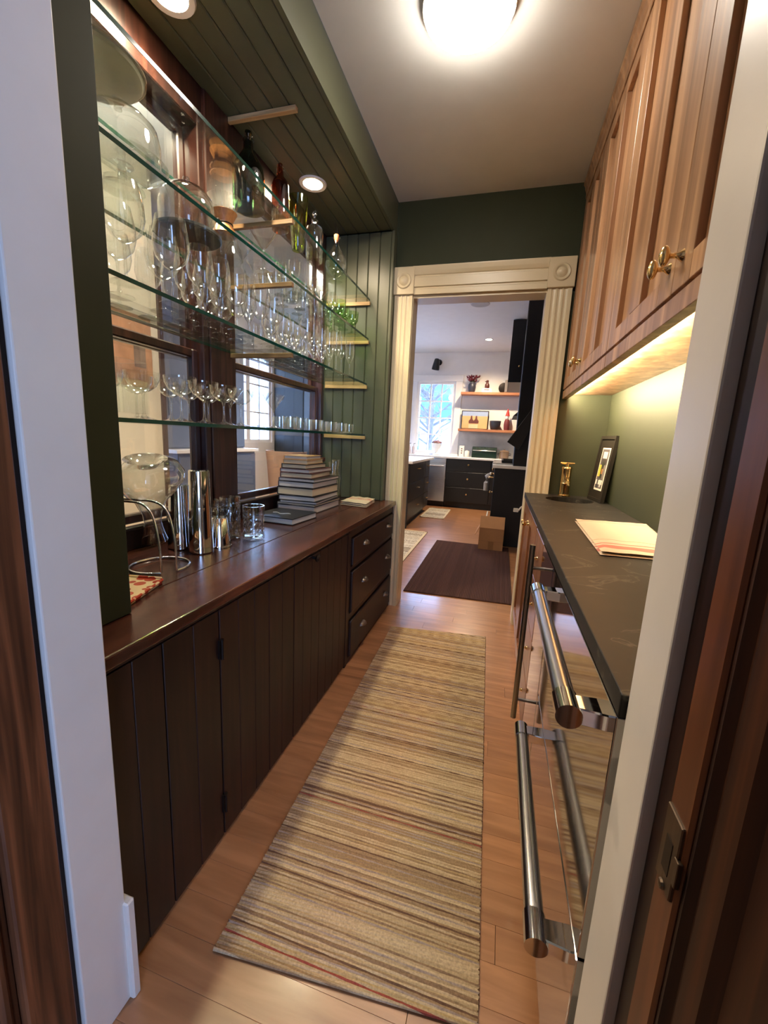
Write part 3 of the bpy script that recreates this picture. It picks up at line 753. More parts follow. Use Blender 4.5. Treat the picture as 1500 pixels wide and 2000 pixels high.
# second shelf: rows of wine glasses
rows = {'front': (-0.965, [('balloon_glass', 0.90), ('balloon_glass', 1.07), ('wine_glass', 1.185), ('wine_glass', 1.275), ('wine_glass', 1.365), ('flute_glass', 1.445), ('wine_glass', 1.53), ('wine_glass', 1.62), ('cordial_glass', 1.75), ('cordial_glass', 1.83), ('wine_glass', 1.92), ('wine_glass', 2.01), ('wine_glass', 2.10), ('wine_glass', 2.19), ('tulip_glass', 2.28), ('tulip_glass', 2.38), ('tulip_glass', 2.53)]),
        'middle': (-1.065, [('balloon_glass', 0.98), ('balloon_glass', 1.13), ('wine_glass', 1.23), ('wine_glass', 1.32), ('wine_glass', 1.41), ('wine_glass', 1.50), ('tulip_glass', 1.59), ('wine_glass', 1.77), ('wine_glass', 1.87), ('wine_glass', 1.96), ('cordial_glass', 2.05), ('cordial_glass', 2.13), ('wine_glass', 2.22), ('tulip_glass', 2.33), ('tulip_glass', 2.44)]),
        'back': (-1.16, [('wine_glass', 1.06), ('wine_glass', 1.18), ('wine_glass', 1.28), ('wine_glass', 1.37), ('wine_glass', 1.46), ('wine_glass', 1.55), ('cordial_glass', 1.76), ('cordial_glass', 1.84), ('wine_glass', 1.93), ('wine_glass', 2.03), ('wine_glass', 2.14), ('wine_glass', 2.26), ('tulip_glass', 2.40), ('tulip_glass', 2.52)])}
for rn, (x, lst) in rows.items():
    for i, (k_, yy) in enumerate(lst):
        nm = k_.replace('_', ' ')
        place(k_, x + random.uniform(-.008, .008), yy, zt[1], 'clear %s on the second shelf up, %s row, %s from the near end' % (nm, rn, ORD[i]), 'wine glass', 'stemware on the second shelf, %s row' % rn)

# third shelf
def cake_stand():
    c = (-1.075, 1.015, zt[2])
    t = thing('glass_cake_stand', 'clear footed glass cake stand under a glass dome on the third shelf', 'cake stand', c)
    MB().lathe([(0, 0), (.055, 0), (.054, .004), (.03, .010), (.012, .018), (.010, .045), (.014, .056), (.03, .060)], c, 28).build('foot', GLASSTH, t, smooth=True)
    MB().lathe([(0, .060), (.11, .062), (.118, .070), (.114, .072), (.108, .067), (0, .066)], c, 36).build('plate', GLASSTH, t, smooth=True)
    d = thing('glass_dome', 'clear rounded glass dome covering the footed glass cake stand', 'glass dome', (c[0], c[1], c[2] + .0725))
    MB().lathe([(.098, 0), (.099, .055), (.092, .085), (.068, .108), (.03, .118), (0, .120)], (c[0], c[1], c[2] + .0725), 36).build('bell', GLASS, d, smooth=True)
    MB().lathe([(0, .119), (.010, .120), (.008, .126), (.015, .136), (.013, .146), (0, .150)], (c[0], c[1], c[2] + .0725), 18).build('knob', GLASSTH, d, smooth=True)
cake_stand()
def slate_dome():
    c = (-1.095, 1.285, zt[2])
    t = thing('slate_board', 'round dark slate board under a glass dome on the third shelf', 'serving board', c)
    MB().lathe([(0, 0), (.105, 0), (.109, .004), (.108, .012), (.104, .014), (0, .014)], c, 40).build('disc', SLATE, t, smooth=True)
    d = thing('glass_dome', 'clear glass dome with a small knob over the dark slate board', 'glass dome', (c[0], c[1], c[2] + .0145))
    MB().lathe([(.088, 0), (.089, .07), (.082, .105), (.060, .130), (.025, .142), (0, .143)], (c[0], c[1], c[2] + .0145), 36).build('bell', GLASS, d, smooth=True)
    MB().lathe([(0, .142), (.007, .143), (.006, .149), (.012, .158), (.010, .167), (0, .170)], (c[0], c[1], c[2] + .0145), 16).build('knob', GLASSTH, d, smooth=True)
slate_dome()
def pour_over():
    c = (-1.09, 1.475, zt[2])
    t = thing('coffee_maker', 'hourglass glass coffee maker with a wooden collar on the third shelf', 'coffee maker', c)
    MB().lathe([(0, 0), (.060, 0), (.066, .006), (.060, .04), (.030, .105), (.022, .125), (.030, .145), (.060, .215), (.0595, .215)], c, 30).build('flask', GLASS, t, smooth=True)
    col = MB().lathe([(.042, .088), (.046, .090), (.035, .112), (.0285, .126), (.036, .145), (.0475, .166), (.044, .168), (.032, .146), (.0245, .126), (.031, .110), (.042, .088)], c, 28).build('collar', wood('collar_beech', srgb(150, 92, 46), srgb(196, 134, 78), axis='Z', rough=0.4, rand=0.05), t, smooth=True)
    pts = [(c[0] + .0305 * math.cos(a), c[1] + .0305 * math.sin(a), c[2] + .126) for a in [i * math.pi / 8 for i in range(16)]]
    MB().tube(pts, .0022, 6, closed=True).build('leather_tie', IRON, col)
    MB().ellipsoid((c[0] - .0, c[1] - .036, c[2] + .126), .007, .007, .007).build('tie_bead', IRON, col, smooth=True)
pour_over()
third = [('martini_glass', -1.0, 1.60), ('small_martini_glass', -1.12, 1.63), ('shot_glass', -0.98, 1.745), ('shot_glass', -1.04, 1.765), ('shot_glass', -1.10, 1.755), ('small_martini_glass', -1.16, 1.79),
         ('cordial_glass', -0.99, 1.84), ('cordial_glass', -1.07, 1.86), ('small_martini_glass', -1.14, 1.90), ('low_tumbler', -0.985, 1.945), ('low_tumbler', -1.075, 1.965), ('flute_glass', -1.15, 2.01),
         ('cordial_glass', -1.0, 2.05), ('cordial_glass', -1.08, 2.07), ('small_martini_glass', -1.00, 2.15), ('cordial_glass', -1.14, 2.15), ('low_tumbler', -1.06, 2.22), ('cordial_glass', -0.985, 2.27)]
for i, (k_, x, yy) in enumerate(third):
    place(k_, x, yy, zt[2], 'clear %s on the third shelf up, %s item past the coffee maker' % (k_.replace('_', ' '), ORD[i]), 'glass', 'small glasses on the third shelf')
for i, (x, yy) in enumerate([(-0.985, 2.37), (-1.08, 2.39), (-1.00, 2.475), (-1.09, 2.50), (-0.985, 2.59), (-1.08, 2.61)]):
    place('green_goblet', x, yy, zt[2], 'pale green glass goblet on the third shelf, %s from the near side' % ORD[i], 'goblet', 'green goblets on the third shelf')
pc = thing('glass_pitcher', 'tall clear glass pitcher with a loop handle on the third shelf', 'pitcher', (-1.165, 2.30, zt[2]))
MB().lathe([(0, .002), (.036, .002), (.040, .01), (.042, .06), (.034, .11), (.030, .13), (.034, .145), (.0335, .145)], (-1.165, 2.30, zt[2]), 22).build('body', GLASS, pc, smooth=True)
MB().tube([(-1.165, 2.30 + .033 + .0, zt[2] + .125), (-1.165, 2.352, zt[2] + .12), (-1.165, 2.365, zt[2] + .08), (-1.165, 2.341, zt[2] + .05)], .004, 8).build('handle', GLASSTH, pc, smooth=True)

# topmost shelf
c = (-1.0, 0.83, zt[3])
t = thing('glass_vase', 'large clear glass vase at the near end of the topmost shelf', 'vase', c)
MB().lathe([(0, .0), (.04, 0), (.036, .006), (.012, .018), (.012, .035), (.04, .06), (.062, .11), (.060, .17), (.048, .22), (.056, .25), (.0555, .25)], c, 28).build('body', GLASSTH, t, smooth=True)
c = (-1.10, 0.955, zt[3])
t = thing('round_platter', 'large round cream platter with a brown rim on the topmost shelf', 'platter', c)
MB().lathe([(0, .0), (.085, 0), (.12, .008), (.128, .018), (.124, .019), (.115, .012), (0, .006)], c, 44).build('plate', PLATTER, t, smooth=True)
MB().lathe([(.126, .014), (.131, .017), (.131, .021), (.126, .021), (.1235, .019)], c, 44).build('rim', PLATTERRIM, t, smooth=True)
def bottle(name, label, c, prof, mat, stopper=None, smat=None, nseg=26):
    t = thing(name, label, 'bottle', c, 'bottles on the topmost shelf')
    MB().lathe(prof, c, nseg).build('body', mat, t, smooth=True)
    if stopper: MB().lathe(stopper, c, 16).build('stopper', smat or mat, t, smooth=True)
    return t
bottle('green_bottle', 'dark green stoppered bottle on the topmost shelf near the window post', (-1.075, 1.615, zt[3]),
       [(0, .004), (.030, .002), (.058, .002), (.062, .010), (.062, .12), (.055, .16), (.030, .20), (.020, .215), (.018, .245), (.022, .25), (.021, .252)], DKGREENG,
       [(0, .24), (.014, .245), (.010, .258), (.016, .268), (.014, .280), (0, .286)], DKGREENG)
bottle('amber_bottle', 'tall reddish brown glass bottle beside the dark green bottle', (-1.04, 1.800, zt[3]),
       [(0, .004), (.028, .002), (.036, .008), (.037, .02), (.037, .185), (.030, .205), (.015, .222), (.013, .245), (.016, .248), (.0155, .252)], AMBERG,
       [(0, .245), (.010, .247), (.008, .255), (.013, .262), (.010, .270), (0, .272)], AMBERG)
t = thing('tall_green_glass', 'tall yellow-green flared drinking glass beside the amber bottle', 'drinking glass', (-1.05, 1.985, zt[3]))
MB().lathe([(0, .004), (.028, .003), (.030, .008), (.040, .12), (.047, .235), (.045, .235), (.037, .12), (.027, .014), (0, .012)], (-1.05, 1.985, zt[3]), 24).build('body', YGREENG, t, smooth=True)
bottle('clear_decanter', 'clear square-shouldered glass decanter with pointed stopper on the topmost shelf', (-1.035, 2.135, zt[3]),
       [(0, .004), (.036, .003), (.042, .010), (.045, .15), (.040, .17), (.016, .185), (.014, .20), (.018, .205), (.0175, .208)], GLASSTH,
       [(0, .2), (.011, .205), (.006, .216), (.012, .232), (.008, .246), (0, .25)], GLASSTH)
_od = bottle('round_decanter', 'round clear decanter with an orange stopper nearest the beadboard end wall', (-1.02, 2.39, zt[3]),
       [(0, .0), (.042, 0), (.040, .004), (.018, .012), (.016, .022), (.040, .04), (.060, .075), (.062, .105), (.048, .145), (.022, .185), (.014, .205), (.014, .222), (.024, .232), (.0235, .234)], GLASS,
       [(.006, .21), (.012, .222), (.015, .248), (.012, .250), (0, .250)], plain('orange_rubber', srgb(222, 128, 84), 0.5))
MB().tube([(-1.02, 2.39, zt[3] + .25), (-1.02, 2.39, zt[3] + .285), (-1.026, 2.39, zt[3] + .298), (-1.03, 2.39, zt[3] + .31)], [.007, .006, .005, .004], 8).build('spout', GLASSTH, _od, smooth=True)

# ================================================================== ON THE MAHOGANY COUNTER
CZ = 0.7825
def decanter():
    # drying stand of steel wire
    sx, sy = -1.005, 1.005
    t = thing('decanter_stand', 'curved steel wire drying stand on the near end of the counter', 'drying stand', (sx, sy, CZ))
    ring = [(sx + .085 * math.cos(a), sy + .085 * math.sin(a), CZ + .004) for a in [math.radians(-14 + i * 330 / 26) for i in range(27)]]
    MB().tube(ring, .0036, 8).build('base_ring', STEEL, t, smooth=True)
    for s, e in ((1, ring[0]), (-1, ring[-1])):
        up = [e, (e[0] - .002, e[1] + .004, CZ + .05), (e[0] - .012, e[1] + .006, CZ + .12), (e[0] - .028, e[1] + .008, CZ + .18), (e[0] - .06, e[1] + .004, CZ + .212), (sx - .06, e[1], CZ + .212), (sx - .12, e[1] - .01, CZ + .210)]
        # smooth by simple subdivision
        P = [Vector(p) for p in up]
        for _ in range(2):
            Q = [P[0]]
            for a, b in zip(P, P[1:]): Q += [a * .75 + b * .25, a * .25 + b * .75]
            P = Q + [P[-1]]
        MB().tube(P, .0036, 8).build('upright', STEEL, t, smooth=True)
    # decanter hung upside down, tilted a little
    ax = Matrix.Rotation(math.radians(12), 3, 'X') @ Matrix.Rotation(math.radians(8), 3, 'Y')
    o = Vector((sx - .055, sy + .075 - .055, CZ + .335))
    d = thing('wine_decanter', 'wide clear glass decanter hanging upside down on the wire stand', 'decanter', (o.x, o.y, CZ + .05))
    prof = [(0, -.030), (.030, -.026), (.045, -.006), (.062, .0), (.090, -.012), (.108, -.042), (.108, -.062), (.085, -.098), (.048, -.140), (.030, -.185), (.026, -.220), (.032, -.255), (.040, -.285), (.0395, -.285)]
    MB().lathe(prof, o, 40, ax).build('body', DECG, d, smooth=True)
decanter()
def shaker(x, y, h, r0, r1, label, seam=None):
    t = thing('cocktail_shaker', label, 'cocktail shaker', (x, y, CZ), 'steel shaker tins')
    MB().lathe([(0, .002), (r0 - .003, .0), (r0, .004), (r0 + (r1 - r0) * .55, h * .55), (r0 + (r1 - r0) * .57, h * .56)], (x, y, CZ), 32).build('lower_tin', CHROME, t, smooth=True)
    MB().lathe([(r0 + (r1 - r0) * .6, h * .555), (r1, h - .004), (r1 - .004, h), (0, h)], (x, y, CZ), 32).build('upper_tin', CHROME, t, smooth=True)
shaker(-1.005, 1.192, .295, .042, .034, 'tall polished steel cocktail shaker standing beside the wire decanter stand')
shaker(-1.105, 1.205, .235, .044, .032, 'shorter polished steel shaker half hidden behind the wire decanter stand')
x, yy = -0.995, 1.283
t = thing('mixing_tin', 'short polished steel cup standing upside down before the cut glass', 'cup', (x, yy, CZ))
MB().lathe([(0, .112), (.026, .112), (.029, .108), (.036, .03), (.040, .0), (.038, 0), (.034, .03)], (x, yy, CZ), 28).build('cup_wall', CHROME, t, smooth=True)
MB().lathe([(.0385, .002), (.0425, .001), (.0425, .005), (.0395, .006)], (x, yy, CZ), 28).build('rolled_rim', CHROME, t, smooth=True)
def cut_glass(name, label, x, y, r, h, pat=10, zlo=.15, zhi=.7, amp=.0035, mat=GLASSTH):
    t = thing(name, label, 'tumbler', (x, y, CZ), 'cut crystal on the counter')
    seg = pat * 4; nz = 14
    prof = [(0, .004), (r * .85, .002)] + [(r, .006 + (h - .006) * i / nz) for i in range(nz + 1)] + [(r - .004, h), (r - .0045, h * .6), (r - .006, .016), (0, .014)]
    def rf(rr, z, k, i):
        if i < 2 or i > nz + 2: return rr
        u = z / h
        if not (zlo < u < zhi): return rr
        p = (k / 4.0) % 1.0; q = ((u - zlo) / (zhi - zlo) * 3) % 1.0
        d = min(abs(((p + q) % 1) - .5), abs(((p - q) % 1) - .5)) * 2
        return rr - amp * (1 - d)
    MB().lathe(prof, (x, y, CZ), seg, rfun=rf).build('body', mat, t, smooth=False)
cut_glass('crystal_tumbler', 'short cut crystal rocks glass with diamond facets at the counter front', -0.943, 1.425, .043, .140)
cut_glass('crystal_tumbler', 'cut crystal tumbler with a diamond band behind the upturned steel cup', -1.085, 1.335, .038, .165, 9, .35, .8)
cut_glass('crystal_highball', 'tall clear highball glass with vertical flutes behind the rocks glass', -1.035, 1.400, .040, .172, 14, .2, .75, .0015)
# patterned tray and glass lying on it
t = thing('patterned_tray', 'small shiny tray with red dots at the near end of the counter', 'tray', (-0.93, 0.80, CZ))
tm = [(-1.02, .722), (-0.845, .722), (-0.835, .735), (-0.885, .890), (-0.900, .900), (-1.08, .862), (-1.09, .848), (-1.03, .728)]
MB().prism(tm, 'Z', CZ, CZ + .008).build('tray_top', TRAYM, t, bevel=0.002)
rimp = [(x_, y_, CZ + .010) for x_, y_ in tm]
MB().tube(rimp, .0035, 6, closed=True).build('tray_rim', TRAYM, t)
ax = Matrix.Rotation(math.radians(20), 3, 'Z') @ Matrix.Rotation(math.radians(-62), 3, 'Y')
t = thing('glass_bowl', 'clear glass bowl tipped on its side on the dotted tray', 'bowl', (-0.99, 0.83, CZ + .012))
MB().lathe([(0, .0), (.02, .002), (.045, .018), (.055, .045), (.0565, .075), (.055, .075)], (-1.005, 0.80, CZ + .090), 26, Matrix.Rotation(math.radians(140), 3, 'X')).build('body', GLASS, t, smooth=True)

# books
def book(name, label, cx, cy, z, lx, ly, h, rz, cover, pages, group='books on the mahogany counter', spine=None):
    t = thing(name, label, 'book', (cx, cy, z), group, rz)
    m = Matrix.Identity(3); ct_ = min(.0042, h * .16)
    def lb(x0, x1, y0, y1, z0, z1, nm, mt, bv=0.0):
        mm = MB().box(x0, x1, y0, y1, z0, z1).mesh(nm, bevel=bv, mats=(mt,))
        inst(nm, mm, t)
    lb(-lx / 2, lx / 2, -ly / 2, ly / 2, 0, ct_, 'back_cover', cover, .0004)
    lb(-lx / 2, lx / 2, -ly / 2, ly / 2, h - ct_, h, 'front_cover', cover, .0004)
    lb(-lx / 2, -lx / 2 + ct_, -ly / 2, ly / 2, ct_, h - ct_, 'spine', cover)
    lb(-lx / 2 + ct_, lx / 2 - .004, -ly / 2 + .004, ly / 2 - .004, ct_, h - ct_, 'page_block', pages)
    return t
stack = [(.040, .285, .350, COVERG, PAPERW, 'thick grey book at the bottom of the tall book stack'),
         (.012, .290, .345, COVERD, PAPER, 'thin dark book second from the bottom of the stack'),
         (.012, .270, .350, COVERG, PAPERW, 'thin grey book third from the bottom of the stack'),
         (.030, .275, .330, COVERD, PAPERW, 'dark book fourth from the bottom of the stack'),
         (.046, .275, .330, COVERD, PAPER, 'thickest pale-edged book in the middle of the stack'),
         (.034, .268, .325, COVERD, PAPERW, 'dark book just above the thickest book of the stack'),
         (.018, .272, .335, COVERD, PAPERW, 'thin dark book under the maroon book of the stack'),
         (.030, .235, .285, COVERR, PAPER, 'maroon-covered book in the upper half of the stack'),
         (.022, .225, .290, COVERR, PAPERW, 'thin maroon book fourth from the top of the stack'),
         (.026, .190, .245, COVERD, PAPER, 'tan-edged book third from the top of the stack'),
         (.026, .180, .235, COVERT, PAPER, 'tan book second from the top of the stack'),
         (.020, .170, .200, COVERT, PAPERW, 'small tan book on top of the tall book stack')]
z = CZ
for i, (h, lx, ly, cv, pg, lb_) in enumerate(stack):
    book('book', lb_, -1.075 + (0.28 - lx) * .25 * -1 + random.uniform(-.006, .006), 2.215 - (.35 - ly) * .35, z, lx * .82, ly, h * .98, math.radians(random.uniform(-3, 3)), cv, pg, 'stack of books')
    z += h * .98 + .0004
STACKTOP = z
bk = book('book', 'large black book lying flat in front of the tall book stack', -1.035, 1.845, CZ, .235, .235, .032, math.radians(-4), COVERB, PAPERW)
m = MB()
pts = [(-.06 + .10 * u, -.02 + .012 * math.sin(u * 9), .0334) for u in [i / 14 for i in range(15)]]
me = MB().tube(pts, .0016, 6).mesh('cover_emblem', mats=(CERAM,)); inst('cover_emblem', me, bk)
# carafes and folded towel
for i, (x, yy, h) in enumerate(((-1.045, 2.475, .265), (-1.075, 2.60, .275))):
    t = thing('glass_carafe', ('clear glass carafe with a narrow neck just behind the book stack' if i == 0 else 'clear glass carafe nearest the beadboard wall behind the books'), 'carafe', (x, yy, CZ), 'carafes behind the books')
    MB().lathe([(0, .003), (.038, .001), (.042, .008), (.042, h * .55), (.022, h * .72), (.020, h * .8), (.030, h), (.0295, h)], (x, yy, CZ), 24).build('body', GLASSTH, t, smooth=True)
wb = thing('wooden_block', 'small reddish wooden block peeking over the top of the book stack', 'block', (-1.11, 2.60, CZ))
bx(-1.155, -1.125, 2.44, 2.50, CZ, CZ + .262).build('post', CLEAT, wb, bevel=0.003)
bx(-1.17, -1.115, 2.425, 2.515, CZ + .262, CZ + .290).build('cap', COVERR, wb, bevel=0.003)
def towel(name, label, corners, z, h, mat, layers=2, group=None):
    """corners: four (x,y); folded cloth with a soft uneven top"""
    cx = sum(p[0] for p in corners) / 4; cy = sum(p[1] for p in corners) / 4
    t = thing(name, label, 'towel', (cx, cy, z), group)
    for l in range(layers):
        n = 14; vs = []; fs = []
        zz = z + h * l / layers; th = h / layers
        ins = .004 * l
        for k in (0, 1):
            for i in range(n + 1):
                for j in range(n + 1):
                    u, v = i / n, j / n
                    p = [corners[0][d] * (1 - u) * (1 - v) + corners[1][d] * u * (1 - v) + corners[2][d] * u * v + corners[3][d] * (1 - u) * v for d in (0, 1)]
                    e = min(u, 1 - u, v, 1 - v)
                    px = cx + (p[0] - cx) * (1 - ins * 4); py = cy + (p[1] - cy) * (1 - ins * 4)
                    rnd = min(1, e * 12)
                    wv = .0012 * math.sin(u * 17 + l) * math.cos(v * 13)
                    vs.append((px, py, zz + (th * (.28 + .72 * rnd) + wv * l if k else .0004 + th * .25 * (1 - rnd))))
        N1 = (n + 1) ** 2
        for i in range(n):
            for j in range(n):
                a = i * (n + 1) + j
                fs.append((a, a + 1, a + n + 2, a + n + 1)); fs.append((N1 + a, N1 + a + n + 1, N1 + a + n + 2, N1 + a + 1))
        ring = [i * (n + 1) for i in range(n + 1)] + [n * (n + 1) + j for j in range(1, n + 1)] + [i * (n + 1) + n for i in range(n - 1, -1, -1)] + [j for j in range(n - 1, 0, -1)]
        for a, b in zip(ring, ring[1:] + ring[:1]): fs.append((a, b, N1 + b, N1 + a))
        MB().add(vs, fs).build('fold', mat, t, smooth=True)
towel('folded_towel', 'small folded cream towel with red stripes beside the book stack', [(-0.965, 2.42), (-0.775, 2.385), (-0.795, 2.64), (-0.97, 2.66)], CZ, .030, TOWEL2, 3)

# ================================================================== RIGHT: stone counter, sink, appliances
RX = 0.190
sc_ = thing('stone_counter', 'dark soapstone counter top with pale veins along the green wall', 'counter top', (0.39, 1.6, 0.880))
skc = (0.405, 2.545); sr = .128
# slab with a real round sink opening
def slab_hole(x0, x1, y0, y1, z0, z1, c, r, seg=40):
    m = MB(); vs = []; fs = []
    ang = [2 * math.pi * k / seg for k in range(seg)]
    def edgept(a):
        dx, dy = math.cos(a), math.sin(a)
        ts = []
        if dx > 1e-9: ts.append((x1 - c[0]) / dx)
        if dx < -1e-9: ts.append((x0 - c[0]) / dx)
        if dy > 1e-9: ts.append((y1 - c[1]) / dy)
        if dy < -1e-9: ts.append((y0 - c[1]) / dy)
        t_ = min(q for q in ts if q > 0); return (c[0] + dx * t_, c[1] + dy * t_)
    corners = [math.atan2(yc - c[1], xc - c[0]) % (2 * math.pi) for xc in (x0, x1) for yc in (y0, y1)]
    ang = sorted(set([round(a, 9) for a in ang] + [round(a, 9) for a in corners])); n = len(ang)
    for z_ in (z0, z1):
        for a in ang: vs.append((c[0] + r * math.cos(a), c[1] + r * math.sin(a), z_))
        for a in ang: vs.append(edgept(a) + (z_,))
    for k in range(n):
        k2 = (k + 1) % n
        fs += [(2 * n + k, 2 * n + k2, 3 * n + k2, 3 * n + k), (k, n + k, n + k2, k2), (k, k2, 2 * n + k2, 2 * n + k), (n + k, 3 * n + k, 3 * n + k2, n + k2)]
    return m.add(vs, fs)
slab_hole(0.173, XR - .002, 2.25, YF - .003, 0.882, 0.914, skc, sr).build('slab_at_sink', STONE, sc_)
bx(0.173, XR - .002, YN + .003, 2.2499, 0.882, 0.914).build('slab', STONE, sc_, bevel=0.002, seg=2)
t = thing('sink_bowl', 'round dark copper sink bowl set into the stone counter', 'sink', (skc[0], skc[1], 0.76))
MB().lathe([(sr + .012, .1215), (sr + .001, .1215), (sr - .004, .118), (sr - .012, .06), (sr - .05, .012), (.03, .004), (0, .003)], (skc[0], skc[1], 0.76), 36).build('basin', steel('dark_copper', (0.16, 0.09, 0.06, 1), 0.3, 'Z'), t, smooth=True)
MB().lathe([(0, .006), (.016, .006), (.02, .003)], (skc[0], skc[1], 0.76), 18).build('drain', BRASS, t, smooth=True)
fx, fy = 0.398, 2.715
t = thing('brass_faucet', 'slim polished brass bar faucet behind the round sink', 'faucet', (fx, fy, .9145))
MB().lathe([(0, 0), (.036, 0), (.036, .008), (.029, .014), (.0285, .075), (.031, .080), (.0285, .085), (.0285, .165), (.032, .172), (.029, .182), (0, .184)], (fx, fy, .9145), 22).build('column', BRASS, t, smooth=True)
MB().tube([(fx, fy, .9145 + .10), (fx, fy - .05, .9145 + .115), (fx, fy - .09, .9145 + .115), (fx, fy - .11, .9145 + .10), (fx, fy - .112, .9145 + .075)], [.010, .010, .009, .009, .010], 12).build('spout', BRASS, t, smooth=True)
h_ = MB().tube([(fx - .040, fy, .9145 + .203), (fx + .040, fy, .9145 + .203)], .0065, 10).tube([(fx, fy, .9145 + .18), (fx, fy, .9145 + .206)], .010, 10)
h_.build('cross_handle', BRASS, t, smooth=True)
# leaning framed picture
t = thing('framed_picture', 'small dark framed picture leaning on the green wall behind the sink', 'picture', (0.55, 2.60, .9145))
A, B_ = Vector((0.536, 2.705, .915)), Vector((0.563, 2.490, .915))   # bottom edge, far and near
tp = Vector((0.036, 0.004, 0.372))                                      # up the leaning face
ex = (B_ - A); nrm = ex.cross(tp).normalized()
if nrm.x > 0: nrm = -nrm
def quad(u0, u1, v0, v1, d0, d1, nm, mt, par=t):
    vs = [A + ex * u + tp * v + nrm * d for d in (d0, d1) for v in (v0, v1) for u in (u0, u1)]
    return MB().add(vs, [(0, 2, 3, 1), (4, 5, 7, 6), (0, 1, 5, 4), (2, 6, 7, 3), (0, 4, 6, 2), (1, 3, 7, 5)]).build(nm, mt, par)
FR = plain('dark_picture_frame', srgb(30, 26, 19), 0.6, spec=0.25)
quad(0, 1, 0, 1, -.012, 0, 'back_board', FR)
for (u0, u1, v0, v1) in ((0, 1, 0, .05), (0, 1, .95, 1), (0, .06, .05, .95), (.94, 1, .05, .95)):
    quad(u0, u1, v0, v1, 0, .008, 'frame_bar', FR)
quad(.06, .94, .05, .95, 0, .002, 'dark_mat', FR)
pm = quad(.26, .80, .17, .82, .002, .003, 'picture_mount', plain('print_paper', srgb(226, 216, 196), 0.6))
cols = [srgb(66, 60, 58), srgb(206, 200, 190), srgb(90, 84, 84), srgb(190, 176, 66), srgb(54, 56, 48), srgb(170, 120, 70), srgb(120, 112, 106), srgb(60, 58, 60)]
pat = [(.30, .76, .20, .80, 2), (.40, .68, .66, .76, 1), (.40, .70, .58, .65, 0), (.31, .50, .38, .56, 3), (.46, .66, .36, .60, 4), (.52, .60, .42, .50, 5), (.62, .75, .34, .56, 6), (.31, .74, .26, .33, 1), (.40, .48, .20, .34, 7), (.60, .66, .22, .30, 1)]
for i, (u0, u1, v0, v1, ci) in enumerate(pat):
    quad(u0, u1, v0, v1, .003, .0034 + .0002 * i, 'print_patch', plain('print_ink_%d' % i, cols[ci], 0.4), pm)
towel('striped_towel', 'cream striped dish towel spread on the stone counter', [(0.300, 1.255), (0.520, 1.275), (0.590, 1.84), (0.318, 1.80)], .9145, .018, TOWEL1, 2)

# refrigerator drawers
def pro_handle(par, y0, y1, z, xbar=0.128, r=.0165):
    m = MB().tube([(xbar, y0 + .045, z), (xbar, y1 - .045, z)], r, 20)
    hb = m.build('handle_bar', STEEL, par, smooth=True)
    for (a, b, e) in ((y0, y0 + .048, y0), (y1 - .048, y1, y1)):
        MB().tube([(xbar, a, z), (xbar, b, z)], r + .0022, 20).build('handle_collar', CHROME, par, smooth=True)
        yc = a + .014 if e == y0 else b - .014
        MB().prism([(xbar + .010, a + .006), (RX + .0, a + .0), (RX + .0, b - .004), (xbar + .010, b - .008)], 'Z', z - .013, z + .013).build('handle_mount', CHROME, par, bevel=0.002)
t = thing('drawer_refrigerator', 'stainless steel two-drawer refrigerator with thick bar handles under the stone counter', 'refrigerator', (0.39, 0.9, 0))
bx(RX + .006, 0.595, 0.545, 1.228, 0.085, 0.878).build('body', STEELF, t)
bx(RX + .05, 0.59, 0.545, 1.228, 0.0, 0.083).build('toe_grille', BLACKM, t)
for za, zb, hz in ((0.470, 0.870, 0.838), (0.092, 0.463, 0.424)):
    d = bx(RX - .012, RX + .005, 0.548, 1.225, za, zb).build('drawer_front', STEELF, t, bevel=0.002, seg=2)
    pro_handle(d, 0.575, 1.115, hz)
# glass-and-steel wine cooler with a tall bar handle
t = thing('wine_cooler', 'narrow stainless undercounter cooler with a tall vertical bar handle', 'cooler', (0.39, 1.4, 0))
bx(RX + .006, 0.595, 1.233, 1.520, 0.085, 0.878).build('body', STEELF, t)
bx(RX + .05, 0.59, 1.233, 1.520, 0.0, 0.083).build('toe_grille', BLACKM, t)
d = bx(RX - .012, RX + .005, 1.236, 1.517, 0.092, 0.870).build('door', STEELF, t, bevel=0.002, seg=2)
hx_, hy_ = 0.133, 1.425
MB().tube([(hx_, hy_, 0.235), (hx_, hy_, 0.885)], .0095, 14).build('handle_bar', steel('bronze_handle', (0.30, 0.25, 0.20, 1), 0.3, 'Z'), d, smooth=True)
for zz in (0.31, 0.805):
    MB().tube([(hx_, hy_, zz), (RX - .011, hy_, zz)], .006, 10).build('handle_post', PEWTER, d, smooth=True)
# drawer stack with brass knobs
Mknob = Matrix(((0, 0, -1), (0, 1, 0), (1, 0, 0)))
def knob(par, x, y, z, s=1.0, nm='knob'):
    MB().lathe([(0, 0), (.010 * s, 0), (.009 * s, .003 * s), (.005 * s, .007 * s), (.005 * s, .014 * s), (.012 * s, .020 * s), (.0145 * s, .027 * s), (.010 * s, .033 * s), (0, .035 * s)], (x, y, z), 18, Mknob).build(nm, BRASS, par, smooth=True)
t = thing('drawer_cabinet', 'narrow four-drawer wooden base cabinet with small brass knobs beside the cooler', 'cabinet', (0.39, 1.68, 0))
bx(RX + .006, 0.595, 1.525, 1.835, 0.0, 0.878).build('carcass', BASEW, t)
for i in range(4):
    za = 0.10 + i * .193
    d = bx(RX - .012, RX + .005, 1.528, 1.832, za, za + .188).build('drawer', BASEW, t, bevel=0.002)
    knob(d, RX - .012, 1.68, za + .094, .8)
t = thing('sink_cabinet', 'wooden base cabinet with two panel doors under the round sink', 'cabinet', (0.39, 2.3, 0))
